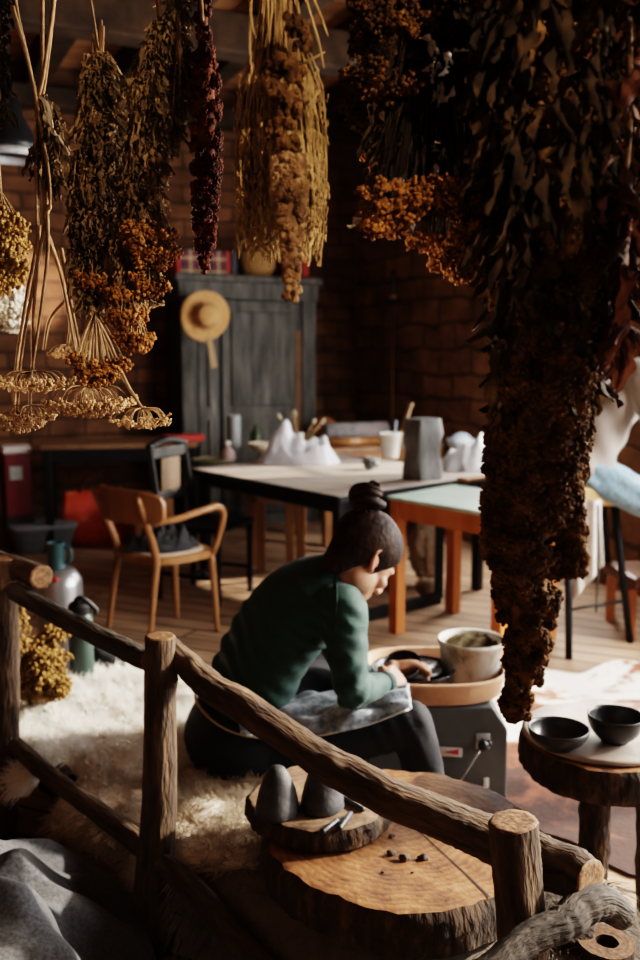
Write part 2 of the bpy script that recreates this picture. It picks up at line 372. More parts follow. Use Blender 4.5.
# ---------------------------------------------------------------- light
W = bpy.data.worlds.new('world'); SC.world = W; W.use_nodes = True
W.node_tree.nodes['Background'].inputs[0].default_value = (.75, .85, 1., 1); W.node_tree.nodes['Background'].inputs[1].default_value = 1.0
def aim(o, d): o.rotation_euler = Vector(d).to_track_quat('-Z', 'Y').to_euler()
SUND = nrm([-.92, -.25, -.42])
l = bpy.data.lights.new('sun', 'SUN'); l.energy = 12.; l.angle = math.radians(1.6); l.color = (1, .88, .74)
o = bpy.data.objects.new('sun', l); COL.objects.link(o); o.location = (6, 4, 6); aim(o, SUND)
def area(name, loc, d, w, h, e, col, spread=180):
    l = bpy.data.lights.new(name, 'AREA'); l.shape = 'RECTANGLE'; l.size = w; l.size_y = h; l.energy = e; l.color = col; l.spread = math.radians(spread)
    o = bpy.data.objects.new(name, l); COL.objects.link(o); o.location = Vector(loc); aim(o, d); return o
for i, (t0, t1, z0, z1) in enumerate(WINS):
    e = (80, 160, 130, 70)[i]
    area(f'window_light_{i}', WC + WR * (t0 + t1) / 2 + NR * .03 + [0, 0, (z0 + z1) / 2], NR + [0, 0, -.15], t1 - t0, z1 - z0, e, (1, .96, .92))
area('left_fill_light', (-3.3, 1.2, 2.3), (1, .35, -.35), 1.2, 1.4, 14, (.95, .95, 1))  # added fill from the left; that wall has no window
area('front_fill_light', (-1.2, -1.6, 2.1), (.35, 1, -.12), 1.6, 1.6, 9, (1, .8, .6))  # added soft fill behind the camera to lift the dark areas; no doorway there
def spot(name, loc, tgt, e, ang, col, blend=.6, r=.05):
    l = bpy.data.lights.new(name, 'SPOT'); l.energy = e; l.spot_size = math.radians(ang); l.spot_blend = blend; l.color = col; l.shadow_soft_size = r
    o = bpy.data.objects.new(name, l); COL.objects.link(o); o.location = Vector(loc); aim(o, Vector(tgt) - Vector(loc)); return o
spot('plants_fill_spot', WC + WR * 6.85 + NR * .1 + [0, 0, 2.3], (-.25, 1.4, 1.72), 1000, 46, (1, .78, .55), .5, .12)  # added spot that rim-lights the hanging plants from the window side
spot('sheaf_fill_spot', (1.5, -.7, 2.5), P(292, 150, 1.3), 330, 15, (1, .8, .55), .5, .03)  # added spot behind the camera, brightens only the straw sheaf
spot('bouquet_fill_spot', (-2.2, 3.1, 1.15), P(428, 246, 1.36), 1300, 9.5, (1, .72, .45), .6, .05)  # added low spot for the orange glow under the yarrow heads
spot('patch_on_brick', (-2.5, 4.5, 2.5), P(24, 285, 7.6), 1800, 11, (1, .82, .66), .4)  # added spot standing in for sunlight on the left brick
# ---------------------------------------------------------------- camera
cam = bpy.data.cameras.new('camera'); co = bpy.data.objects.new('camera', cam); COL.objects.link(co); SC.camera = co
cam.sensor_fit = 'VERTICAL'; cam.sensor_height = 36; cam.sensor_width = 24; cam.lens = 35; co.location = (0, 0, CAMZ); co.rotation_euler = (PI / 2 - TH, 0, 0)
cam.clip_start = .05; cam.dof.use_dof = True; cam.dof.focus_distance = 1.65; cam.dof.aperture_fstop = 3.0; cam.dof.aperture_blades = 8
SC.view_settings.view_transform = 'Filmic'; SC.view_settings.look = 'High Contrast'; SC.view_settings.exposure = .15
# ================================================================ rustic fence of logs
fence = thing('log_fence', 'rustic bark-covered log railing with upright posts, running past the seated potter', 'fence', (-.38, 2.13, 0))
def post(px, py, px2, py2, d, r0, r1, seed, d2=None):
    a = P(px, py, d); b = P(px2, py2, d2 or d); b = a + (b - a) * (a[2] / max(.05, a[2] - b[2]))
    log(MB(), [b, (a + b) / 2 + [.012, 0, 0], a], [r1, (r0 + r1) / 2, r0], seed=seed).build('post', [bark, cutw], fence)
post(4, 558, 2, 800, 2.66, .036, .042, 1)
post(160, 637, 149, 945, 2.15, .036, .05, 2)
post(513, 822, 518, 958, 1.62, .043, .05, 3)
def rail(pp, rad, seed, name='rail', mat=bark, caps=(1, 1), n=60, lump=.09, knots=1.):
    log(MB(), [P(*q) for q in pp], rad, n=n, seed=seed, lump=lump, caps=caps, knots=knots).build(name, [mat, cutw], fence)
rail([(-60, 545, 2.9), (0, 562, 2.72), (42, 577, 2.56)], [.033, .035], 4)
rail([(14, 590, 2.6), (60, 617, 2.45), (105, 640, 2.32), (150, 660, 2.2)], [.026, .027, .028], 5, mat=bark_grey)
rail([(166, 645, 2.2), (215, 688, 2.1), (265, 722, 2.0), (320, 758, 1.93), (380, 792, 1.86), (440, 818, 1.8), (490, 838, 1.76), (545, 863, 1.7), (588, 884, 1.63)], [.03, .036, .038, .041, .043, .047, .047], 6, n=110, lump=.1)
rail([(12, 742, 2.66), (60, 785, 2.45), (120, 830, 2.28), (180, 878, 2.06), (230, 930, 1.9), (285, 990, 1.76)], [.024, .026, .029, .032], 7)
rail([(470, 985, 1.46), (520, 945, 1.52), (560, 925, 1.56), (596, 903, 1.62), (622, 914, 1.66)], [.027, .028, .03, .033, .029], 8, 'brace_branch', bark_grey, lump=.04, knots=.3)

# ================================================================ low bench, skins, slabs
BENCH = [(-1.3, 3.15), (-.88, 2.74), (-.34, 2.24), (.12, 1.86), (.5, 1.74), (.62, 2.05), (.25, 2.5), (.12, 2.78), (-.12, 3.2), (-.5, 3.7), (-1.0, 3.75)]
BZ = .2
dark_wood = M('dark_bench_wood', [(.015, .01, .007), (.04, .025, .016), (.07, .045, .03)], 12, .85, .4)
bench = thing('low_bench', 'low dark plank bench under the sheepskins, behind the log railing', 'bench', (-.3, 2.8, 0))
prism(MB(), BENCH, BZ - .06, BZ).build('seat', dark_wood, bench, smooth=False)
for (x, y) in ((-.85, 2.95), (-.32, 2.45), (.4, 1.95), (-.75, 3.5), (0, 2.8)):
    tube(MB(), [(x, y, 0), (x, y, BZ - .06)], [.05, .05], 12).build('leg', dark_wood, bench)
def poly_sd(pts):                    # distance outside the bench outline and the nearest point on it
    Q = np.array(BENCH); pts = np.asarray(pts)[:, :2]; n = len(Q)
    best = np.full(len(pts), 1e9); near = np.zeros_like(pts); inside = np.zeros(len(pts), bool)
    for i in range(n):
        a, b = Q[i], Q[(i + 1) % n]; ab = b - a
        t = np.clip(((pts - a) @ ab) / (ab @ ab), 0, 1); c = a + t[:, None] * ab; d = np.linalg.norm(pts - c, axis=1)
        k = d < best; best[k] = d[k]; near[k] = c[k]
        cond = ((a[1] > pts[:, 1]) != (b[1] > pts[:, 1])) & (pts[:, 0] < (b[0] - a[0]) * (pts[:, 1] - a[1]) / (b[1] - a[1] + 1e-12) + a[0]); inside ^= cond
    return np.where(inside, -best, best), near
def drape(xy, z0, th, seed, amp):
    xy = np.asarray(xy, float); sd, near = poly_sd(xy); z = z0 + th + amp * sn(np.c_[xy, 0 * xy[:, 0]], 7, seed) + amp * .5 * sn(np.c_[xy, 0 * xy[:, 0]], 17, seed + 1)
    out = sd > 0; d = (xy - near) / (np.abs(sd)[:, None] + 1e-9); p = np.c_[xy, z]
    fl = .05 + .03 * sn(np.c_[xy, 0 * xy[:, 0]], 11, seed + 2)
    cc = np.clip(sd / .08, 0, 1)
    p[out, :2] = (near + d * (np.minimum(sd, .06) + fl * cc)[:, None])[out]
    p[out, 2] = (z - np.clip(sd - .035, 0, 9) * .98 - .02 * cc)[out]
    p[:, 2] = np.maximum(p[:, 2], .03)
    return p
def skin(name, label, group, c, rx_, ry_, rot, seed, mats, th, amp, hl, nh, jag=.16, cards=None, down=.4, wild=.5, sub=2, thick=(.0011, .0004)):
    root = thing(name, label, 'sheepskin', (c[0], c[1], BZ), group)
    nr, ns = 34, 96; a = np.linspace(0, 2 * PI, ns, endpoint=False); q = np.stack([np.cos(a), np.sin(a), 0 * a], -1)
    R = 1 + jag * sn(q, 2.2, seed) + jag * .5 * sn(q, 5, seed + 1)
    def XY(s, ang):
        rr = np.interp(ang, np.append(a, 2 * PI), np.append(R, R[0])) * s
        x, y = rr * np.cos(ang) * rx_, rr * np.sin(ang) * ry_; cr, sr = math.cos(rot), math.sin(rot)
        return np.c_[c[0] + x * cr - y * sr, c[1] + x * sr + y * cr]
    s = np.linspace(0.02, 1, nr); S, A = np.meshgrid(s, a, indexing='ij'); xy = XY(S.ravel(), A.ravel())
    top = drape(xy, BZ, th, seed, amp)
    edge = np.clip((1 - S.ravel()) / .12, 0, 1) ** .5; low = drape(xy, BZ, .004, seed, 0.0)
    out = poly_sd(xy)[0] > 0.0
    top[~out, 2] = (low[:, 2] + (top[:, 2] - low[:, 2]) * (.3 + .7 * edge))[~out]
    f = ringsfaces(nr, ns).tolist() + [list(range(ns))[::-1]]
    mb = MB().add(top, f); base = mb.build('hide', mats[0], root)
    mo = base.modifiers.new('t', 'SOLIDIFY'); mo.thickness = .012; mo.offset = -1
    # strands of wool
    g = np.random.default_rng(seed + 9); ss = np.sqrt(g.uniform(0.001, 1, nh)); aa = g.uniform(0, 2 * PI, nh)
    e = .004; p = lambda d1, d2: drape(XY(np.clip(ss, 0.02, 1), aa) + [d1, d2], BZ, th, seed, amp)
    p0, p1, p2 = p(0, 0), p(e, 0), p(0, e); n = np.cross(p1 - p0, p2 - p0); n /= np.linalg.norm(n, axis=1)[:, None] + 1e-12
    o0 = poly_sd(p0)[0]; 
    xyr = XY(np.clip(ss, .02, 1), aa); sd0 = poly_sd(xyr)[0]; ed = np.clip((1 - ss) / .12, 0, 1) ** .5; ins = sd0 <= 0
    p0[ins, 2] = (BZ + .004 + (p0[:, 2] - BZ - .004) * (.3 + .7 * ed))[ins]
    clump = np.c_[sn(p0, 38, seed + 4), sn(p0, 38, seed + 5), sn(p0, 38, seed + 6)] * wild
    d = n * .8 + clump + g.normal(size=(nh, 3)) * .2 + [0, -.15, -down]
    d /= np.linalg.norm(d, axis=1)[:, None]; L = hl * g.uniform(.6, 1.15, nh)
    ks = 5; t = np.linspace(0, 1, ks); curl = g.normal(size=(nh, 3)) * .12
    cv = p0[:, None] + d[:, None] * (L[:, None] * t[None])[..., None] + (np.array([0, 0, -1.]) * down + curl)[:, None] * (L[:, None] * t[None] ** 2)[..., None] * .6
    cv[..., 2] = np.maximum(cv[..., 2], .004)
    hair('fleece', cv, mats[1], root, *thick)
    return root
hide_m = M('hide_cream', [(.5, .44, .36), (.7, .64, .55)], 20, .95)
wool_w = M('wool_white', [(.66, .63, .58), (.86, .84, .8)], 9, .9, lo=.2, hi=.6)
wool_t = M('wool_cream', [(.22, .16, .105), (.42, .345, .26), (.62, .55, .47)], 8, .9)
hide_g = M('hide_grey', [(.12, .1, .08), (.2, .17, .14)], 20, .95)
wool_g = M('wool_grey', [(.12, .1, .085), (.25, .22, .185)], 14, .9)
skin('sheepskin', 'fluffy white sheepskin spread over the left end of the low bench', None, (-.68, 3.02), .46, .46, -.75, 21, (hide_m, wool_w), .07, .022, .055, 26000, jag=.2, down=.25)
skin('sheepskin', 'cream and tan sheepskin draped over the bench edge behind the middle post', None, (-.3, 2.53), .44, .36, -.78, 22, (hide_m, wool_t), .05, .016, .05, 26000, jag=.24)
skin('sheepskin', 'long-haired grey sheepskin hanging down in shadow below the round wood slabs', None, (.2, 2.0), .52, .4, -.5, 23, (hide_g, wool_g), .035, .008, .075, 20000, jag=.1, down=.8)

o = slab(MB(), (.19, 2.06, .265), .325, .1, 31, ecc=.05).build('wood_slab', [bark_dark, cut_slab], origin=(.19, 2.06, .265), smooth=True, angle=40)
tag(o, 'large orange-brown round wood slab with bark edge, lying on the grey sheepskin', 'wood slab')
zc = .3672 + .0006; pts = np.array([G(x, y, zc) for x, y in ((398, 812), (420, 832), (442, 852), (466, 874), (489, 897))]); sd_ = np.array([.003, -.002, 0]); crk = MB(); crk.add(np.vstack([pts - sd_ * [[.3], [.8], [1], [1.2], [1.5]], pts + sd_ * [[.3], [.8], [1], [1.2], [1.5]]]), [[i, 5 + i, 6 + i, i + 1] for i in range(4)])
big = o; crk.build('drying_crack', dark_wood, big, smooth=False)
o = slab(MB(), (-.0, 2.12, .3715), .178, .05, 37, ecc=.07).build('wood_slab', [bark_dark, cut_pale], origin=(0, 2.12, .3715), angle=40)
tag(o, 'small pale round wood slab holding two clay cones, lying on the larger slab', 'wood slab')
SZ = .3715 + .0525
clay_m = M('dark_clay', [(.018, .018, .02), (.045, .046, .05), (.085, .087, .095)], 14, .62, .35, 30)
clay_g = M('grey_clay', [(.09, .095, .1), (.16, .165, .17), (.27, .275, .28)], 12, .6, .4, 26)
for (px, py, lab, sd) in ((277, 813, 'dark grey clay cone with rounded top, left of the two on the small slab', 1), (322, 808, 'dark grey clay cone, right of the two on the small slab, by the tools', 2)):
    c = G(px, py, SZ); m = MB()
    lathe(m, c, [(.0, 0), (.047, 0), (.0505, .004), (.0475, .025), (.0405, .055), (.032, .083), (.024, .1), (.016, .109), (.007, .113), (0, .1135)], 36, wob=.03)
    v = m.v[-1]; v += (sn(v, 60, sd) * .0016)[:, None] * [1, 1, .3]
    tag(m.build('clay_cone', clay_m, origin=c), lab, 'clay')
tool_m = M('tool_dark_metal', [(.03, .03, .032), (.07, .07, .075)], 30, .45, metal=.4)
for (a, b, r, lab) in (((322, 832), (338, 820), .0065, 'short grey steel rod lying on the small slab, nearest the front edge'), ((339, 829), (351, 813), .0068, 'short grey steel rod on the small slab, second from the front'), ((342, 797), (364, 810), .006, 'dark wooden tool handle lying behind the rods on the small slab')):
    A, B = G(*a, SZ + r), G(*b, SZ + r); m = MB(); tube(m, [A, A + (B - A) * .04, B - (B - A) * .05, B], [r * .8, r, r, r * .75], 14)
    tag(m.build('clay_tool', tool_m, origin=A), lab, 'tool')
crumb = M('clay_crumb', [(.04, .03, .025), (.11, .08, .06)], 60, .9)
for i, (px, py, s) in enumerate(((351, 846, .017), (392, 853, .010), (405, 858, .012), (424, 857, .011), (392, 836, .007), (412, 872, .004), (383, 872, .004))):
    c = G(px, py, .368 + s * .4); m = MB(); ball(m, c, (s, s * .8, s * .6), 3); v = m.v[-1]; v += (v - c) * (.45 * sn(v, 160, i))[:, None]
    tag(m.build('clay_crumb', crumb, origin=c), 'crumb of dried dark clay lying on the large slab', 'clay crumb', 'clay crumbs on the large slab')

# hollow log and rough log, lower right corner
c = P(607, 942, 1.78); m = MB(); ns = 40; a = np.linspace(0, 2 * PI, ns, endpoint=False); q = np.stack([np.cos(a), np.sin(a), 0 * a], -1)
R, Ri = .056 * (1 + .06 * sn(q, 1.5, 4)), .023 * (1 + .1 * sn(q, 2, 5)); top = c[2]
zz = np.linspace(0, top, 12); v = []; lc = []
for z in zz: w = R * (1 + .05 * sn(np.c_[q[:, :2] * 6, 0 * a + z * 8], 1, 6)); v.append(np.c_[c[0] + w * np.cos(a), c[1] + w * np.sin(a), 0 * a + z]); lc.append(np.c_[.056 * np.cos(a), .056 * np.sin(a), 0 * a + z])
m.add(np.vstack(v), ringsfaces(12, ns), 0, np.vstack(lc))
v = []; lc = []
for s in (1, .95, .7, .4, 0): rr = (Ri + (v_ := R * 1.02 - Ri) * s); v.append(np.c_[c[0] + rr * np.cos(a), c[1] + rr * np.sin(a), 0 * a + top + .002]); lc.append(np.c_[rr * np.cos(a), rr * np.sin(a), 0 * a])
m.add(np.vstack(v), ringsfaces(5, ns)[:, ::-1], 1, np.vstack(lc))
m.add(np.vstack([np.c_[c[0] + Ri * np.cos(a), c[1] + Ri * np.sin(a), 0 * a + z] for z in (top + .002, top - .2)]), ringsfaces(2, ns)[:, ::-1], 2, np.zeros((2 * ns, 3)))
o = m.build('hollow_log', [bark_dark, cutw, dark_wood], origin=(c[0], c[1], 0), angle=50); tag(o, 'short upright hollow log with black bark and a round hole in its cut top', 'log')
m = MB(); a = P(572, 925, 1.83); log(m, [(a[0], a[1], 0), (a[0] + .005, a[1] + .01, .2), a], [.055, .05, .05], seed=41, lump=.12, bark=.08)
tag(m.build('firewood_log', [bark_dark, bark_dark], origin=(a[0], a[1], 0)), 'rough dark firewood log standing between the railing end and the hollow log', 'log')

# ================================================================ stump table with bowls
ST = np.array([.725, 2.28, .5]); SH = .085
stump = thing('stump_table', 'round rustic side table with bark-edged slab top on dark post legs', 'side table', (ST[0], ST[1], 0))
TZ = ST[2] + .0; slab(MB(), (ST[0], ST[1], TZ - SH), .208, SH, 51, ecc=.03).build('table_top', [bark_dark, cut_slab], stump, angle=40)
for (dx, dy) in ((-.035, -.07), (.12, -.02), (.03, .13)): log(MB(), [(ST[0] + dx * 1.15, ST[1] + dy * 1.1, 0), (ST[0] + dx, ST[1] + dy, TZ - SH + .005)], [.037, .036], seed=int(60 + dx * 100), n=20).build('leg', [bark_dark, cutw], stump)
disc_m = M('bat_board', [(.24, .2, .17), (.36, .31, .27), (.46, .41, .36)], 10, .42, .1, 30, detail=8)
DC = (ST[0] - .005, ST[1] + .012, TZ + .002); m = MB(); lathe(m, DC, [(0, 0), (.19, 0), (.197, .005), (.196, .012), (.188, .016), (.05, .0165), (0, .0165)], 64)
tag(m.build('potters_bat', disc_m, origin=DC), 'flat round greyish potter\'s bat lying on the stump table under two bowls', 'board')
bowl_m = M('black_stoneware', [(.013, .014, .016), (.026, .028, .031), (.045, .047, .052)], 10, .38, .06, 60)
def bowl(c, R, h, rf, name='bowl', rot=None, mat=None, thick=.0045):
    o = [(0, 0), (rf * .9, 0), (rf, .003), (rf * 1.04, .008)]
    for k in range(1, 9): s = k / 8; o.append((rf * 1.04 + (R - rf * 1.04) * math.sin(s * PI / 2) ** .85, .008 + (h - .008) * s ** 1.25))
    i = [(r - thick, z + (.0 if j > 2 else .0)) for j, (r, z) in enumerate(o[::-1])][:-3]
    i = [(R - thick * .4, h + .0015)] + [(max(r, 0), max(z, thick + .006)) for r, z in i]
    prof = o + i + [(0, thick + .006)]
    m = MB(); lathe(m, c, prof, 56, rot, wob=.008); return m.build(name, mat or bowl_m, origin=c)
bz = DC[2] + .0165; b1 = G(558, 748, bz); b2 = G(615, 741, bz)
tag(bowl(b1, .073, .052, .036), 'wide shallow black stoneware bowl on the bat, left of the deeper bowl', 'bowl')
tag(bowl(b2, .069, .068, .034), 'deeper black stoneware bowl on the bat, at the right edge of the photo', 'bowl')

# ================================================================ cowhide on the floor
hide_c = M('cowhide_patches', [(.04, .014, .008), (.15, .05, .026), (.26, .085, .045), (.72, .66, .6), (.8, .75, .7)], 2.1, .75, .25, 60, lo=.4, hi=.62, detail=7, dist=.6, stretch=(1, 1, 1))
a = np.linspace(0, 2 * PI, 120, endpoint=False); q = np.stack([np.cos(a), np.sin(a), 0 * a], -1)
R = 1 + .22 * sn(q, 2, 3) + .12 * sn(q, 5, 8); C = np.array([1.12, 3.42]); v = [];
for s in np.linspace(.03, 1, 18): p = np.c_[C[0] + .78 * R * s * np.cos(a), C[1] + .82 * R * s * np.sin(a), 0 * a]; p[:, 2] = .01 + .008 * np.maximum(0, sn(p, 6, 2)); v.append(p)
nt = hide_c.node_tree; rp = [n for n in nt.nodes if n.type == 'VALTORGB'][0]; nz = [n for n in nt.nodes if n.type == 'TEX_NOISE'][0]; tc = [n for n in nt.nodes if n.type == 'TEX_COORD'][0]
sx = nt.nodes.new('ShaderNodeSeparateXYZ'); nt.links.new(tc.outputs['Object'], sx.inputs[0]); ma = nt.nodes.new('ShaderNodeMath'); ma.operation = 'MULTIPLY_ADD'; nt.links.new(sx.outputs['Y'], ma.inputs[0]); ma.inputs[1].default_value = .13; nt.links.new(nz.outputs['Fac'], ma.inputs[2]); nt.links.new(ma.outputs[0], rp.inputs[0])
m = MB().add(np.vstack(v), ringsfaces(18, 120).tolist() + [list(range(120))[::-1]]); o = m.build('cowhide_rug', hide_c, origin=(C[0], C[1], 0)); tag(o, 'white and reddish-brown spotted cowhide rug on the plank floor', 'rug')
# ================================================================ people
def skinmat(name, base, red):
    m = M(name, [tuple(x * .82 for x in base), base, tuple(min(1, x * 1.08) for x in base)], 30, .5, .08, 220, spec=.35, sss=.12)
    nt = m.node_tree; N, L = nt.nodes, nt.links; b = N['Principled BSDF']
    at = N.new('ShaderNodeAttribute'); at.attribute_name = 'lc'; sx = N.new('ShaderNodeSeparateXYZ'); L.new(at.outputs['Vector'], sx.inputs[0])
    src = b.inputs['Base Color'].links[0].from_socket
    for sock, col in (('X', red), ('Y', (.035, .02, .014))):
        mx = N.new('ShaderNodeMix'); mx.data_type = 'RGBA'; L.new(sx.outputs[sock], mx.inputs[0]); L.new(src, mx.inputs[6]); mx.inputs[7].default_value = (*col, 1); src = mx.outputs[2]
    L.new(src, b.inputs['Base Color']); return m
skin_w = skinmat('skin', (.56, .32, .215), (.5, .16, .12))
def clothmat(name, cols, scale=300, fold=0., foldscale=(6, 6, 14), rough=.85, sheen=.15):
    m = M(name, cols, scale, rough, 0, lo=.35, hi=.65, sheen=sheen); nt = m.node_tree; N, L = nt.nodes, nt.links; b = N['Principled BSDF']
    tc = N.new('ShaderNodeTexCoord'); mp = N.new('ShaderNodeMapping'); mp.inputs['Scale'].default_value = foldscale; L.new(tc.outputs['Object'], mp.inputs[0])
    n = N.new('ShaderNodeTexNoise'); n.inputs['Scale'].default_value = 1.; n.inputs['Detail'].default_value = 3; n.inputs['Distortion'].default_value = .6; L.new(mp.outputs[0], n.inputs['Vector'])
    bp = N.new('ShaderNodeBump'); bp.inputs['Strength'].default_value = fold; bp.inputs['Distance'].default_value = .03; L.new(n.outputs['Fac'], bp.inputs['Height']); L.new(bp.outputs[0], b.inputs['Normal']); return m
class Head:                       # local axes: x to the person's right, y forward, z up; unit = metres, origin at ear height
    def __init__(s, c, fwd, up, k=1.):
        f = nrm(fwd); u = nrm(np.asarray(up) - f * np.dot(f, up)); r = np.cross(f, u)
        s.R = np.stack([r, f, u], 1) * k; s.c = np.asarray(c, float)
    def w(s, p): return np.asarray(p, float) @ s.R.T + s.c
    def l(s, p): return (np.asarray(p, float) - s.c) @ np.linalg.inv(s.R).T
def head_mesh(mb, H):
    def B(c, r, rot=None): 
        v, f = ico(3); v = v * np.asarray(r); v = v @ rot.T if rot is not None else v; mb.add(H.w(v + np.asarray(c)), f)
    def C(p, r): 
        t = MB(); capsule(t, p, r, 12); mb.add(H.w(t.arr()), t.f)
    B((0, -.012, .045), (.074, .094, .082)); B((0, .03, .02), (.066, .064, .075)); B((0, .03, -.04), (.054, .055, .062)); B((0, .045, -.075), (.036, .042, .032))
    B((0, .074, -.092), (.02, .018, .018))                                   # chin
    for s in (-1, 1):
        B((s * .046, .008, -.045), (.022, .045, .04)); B((s * .042, .062, -.018), (.024, .022, .02))      # jaw corner, cheek
        C([(s * .012, .09, .028), (s * .036, .083, .031), (s * .053, .066, .022)], [.009, .009, .007])   # brow
        e = [(s * .071, -.004, .012), (s * .078, -.012, .03), (s * .083, -.026, .034), (s * .083, -.034, .02), (s * .079, -.026, -.002), (s * .074, -.012, -.02), (s * .071, -.004, -.024)]
        C(e, [.0055, .006, .006, .006, .006, .008, .007]); B((s * .075, -.016, .006), (.006, .014, .024)); B((s * .073, -.001, -.002), (.005, .006, .009))
        B((s * .011, .1, -.03), (.009, .01, .008))
        B((s * .031, .071, .004), (.015, .013, .0095))                      # closed lid
    C([(0, .088, .024), (0, .1, .004), (0, .113, -.02), (0, .112, -.028)], [.009, .009, .0105, .0095])
    C([(-.02, .082, -.054), (0, .094, -.052), (.02, .082, -.054)], [.004, .0068, .004]); C([(-.018, .081, -.062), (0, .092, -.063), (.018, .081, -.062)], [.004, .008, .004])
def head_paint(v, H):             # mask values kept per vertex: x lips, ears and cheeks; y brows and lashes
    p = H.l(v); lc = np.zeros_like(v)
    lips = np.exp(-((p[:, 2] + .058) / .009) ** 4) * np.exp(-(p[:, 0] / .022) ** 4) * (p[:, 1] > .07)
    cheek = .35 * np.exp(-(((abs(p[:, 0]) - .045) / .02) ** 2 + ((p[:, 2] + .02) / .022) ** 2)) * (p[:, 1] > .03)
    ear = .5 * np.exp(-(((abs(p[:, 0]) - .08) / .008) ** 2)) * (abs(p[:, 2]) < .045) * (p[:, 1] < .01) * (p[:, 1] > -.05)
    lc[:, 0] = np.clip(.7 * lips + cheek + ear, 0, .75)
    x = abs(p[:, 0]); br = np.exp(-((p[:, 2] - .036 + (x - .035) ** 2 * 6) / .0045) ** 2) * (x > .012) * (x < .056) * (p[:, 1] > .055)
    la = np.exp(-((p[:, 2] - .0) / .0022) ** 2) * np.exp(-((x - .031) / .014) ** 4) * (p[:, 1] > .065)
    lc[:, 1] = np.clip(br * .85 + la, 0, 1); return lc
def hand(mb, wrist, fwd, palm, thumbside, k=1., curl=.5, spread=.06):     # palm = normal out of the palm
    f = nrm(fwd); n = nrm(np.asarray(palm) - f * np.dot(palm, f)); t = nrm(np.asarray(thumbside) - f * np.dot(thumbside, f) - n * np.dot(thumbside, n))
    w = np.asarray(wrist, float); A = lambda x, y, z: w + (t * x + f * y + n * z) * k
    loft(mb, [(A(0, -.015, 0), t, n, .027 * k, .02 * k), (A(0, .01, 0), t, n, .029 * k, .018 * k), (A(.002, .045, .001), t, n, .038 * k, .0155 * k), (A(.0, .08, .001), t, n, .041 * k, .0135 * k), (A(0, .094, 0), t, n, .037 * k, .011 * k)], 20, power=2.6)
    ball(mb, A(.024, .035, .008), np.array([.018, .026, .014]) * k, 2, np.stack([t, f, n], 1))
    for i, (x, L) in enumerate(((.029, .072), (.0098, .08), (-.0098, .074), (-.028, .058))):
        p = [A(x, .086, 0)]; ang = curl * (.35 + .07 * i); d = spread * (1.5 - i) * .5
        for j, seg in enumerate((.46, .3, .24)):
            p.append(p[-1] + (f * math.cos(ang) * math.cos(d) + n * math.sin(ang) + t * math.sin(d) * math.cos(ang)) * L * seg * k); ang += curl * (.75 if j == 0 else .5)
        capsule(mb, p, np.array([.0092, .0085, .0078, .0066]) * k, 12)
    p = [A(.028, .022, .004), A(.047, .05, .012), A(.054, .077, .022 + .01 * curl), A(.05, .098, .03 + .016 * curl)]; capsule(mb, p, np.array([.0125, .0105, .0095, .0075]) * k, 12)

# ---------------------------------------------------------------- the seated potter
FWD = np.array([.93, .37, 0]); RT = np.array([.37, -.93, 0])
pot = thing('person', 'person with hair in a bun, green top and denim apron, bent over the pottery wheel', 'person', P(250, 735, 2.72) * [1, 1, 0] + [0, 0, BZ + .05])
pel = P(248, 738, 2.72)
spine = [(244, 770, .18, .14), (240, 735, .2, .158), (247, 705, .165, .133), (258, 668, .155, .122), (276, 634, .165, .122), (298, 608, .178, .118), (318, 592, .172, .1), (333, 580, .125, .08), (343, 572, .078, .066), (350, 566, .062, .058)]
cs = np.array([P(x, y, 2.72 - .0 * i) for i, (x, y, _, _) in enumerate(spine)])
tg = np.gradient(cs, axis=0); tg /= np.linalg.norm(tg, axis=1)[:, None]
def secs(i0, i1, grow, sh=1.):
    out = []
    for i in range(i0, i1):
        yaw = .12 * i / 8; R_ = nrm(RT * math.cos(yaw) + FWD * -math.sin(yaw)); fr = nrm(np.cross(tg[i], R_)); R2 = np.cross(fr, tg[i])
        out.append((cs[i], R2, fr, spine[i][2] * sh + grow, spine[i][3] * sh + grow))
    return out
def dens(S, n):
    S = [np.concatenate([s[0], s[1], s[2], [s[3], s[4]]]) for s in S]; Q = spline(S, n); return [(q[:3], nrm(q[3:6]), nrm(q[6:9]), q[9], q[10]) for q in Q]
shR = P(342, 607, 2.575); shL = cs[6] + np.array([-.05, .16, -.03])
elR, wrR = P(352, 692, 2.47), P(389, 682, 2.66)
elL, wrL = P(372, 700, 2.98), P(392, 668, 2.86)
HC = P(361, 560, 2.70); HF = nrm([.58, .40, -.71]); HU = nrm([.5, .36, .78])
H = Head(HC, HF, HU, 1.07)
hipR, hipL = pel + RT * .09 + [.02, 0, -.01], pel - RT * .09 + [.02, 0, -.01]
knR, knL = P(411, 722, 2.6), np.array([.09, 3.14, .42]); anR, anL = P(441, 838, 2.62), np.array([.07, 3.3, .1])
b = MB()
head_mesh(b, H)
capsule(b, [cs[7] - [.01, 0, .02], P(346, 572, 2.715), H.w((0, -.03, -.03))], [.06, .053, .055], 20, 8); capsule(b, [cs[8] + [0, 0, -.01], H.w((0, .0, -.055)), H.w((0, .025, -.07))], [.055, .056, .042], 20, 10)
loft(b, dens(secs(0, 9, -.02), 24), 32)
for s_, e_, w_ in ((shR, elR, wrR), (shL, elL, wrL)):
    capsule(b, [cs[5] * .4 + s_ * .6, s_, (s_ + e_) / 2, e_], [.05, .048, .043, .036], 18, 12); capsule(b, [e_, e_ + (w_ - e_) * .3, w_], [.036, .038, .025], 18, 10)
for h_, k_, a_ in ((hipR, knR, anR), (hipL, knL, anL)):
    capsule(b, [h_, (h_ + k_) / 2, k_], [.075, .066, .05], 18, 12); capsule(b, [k_, k_ * .65 + a_ * .35, a_], [.05, .05, .034], 18, 12)
wdR = nrm(P(407, 668, 2.84) - wrR)
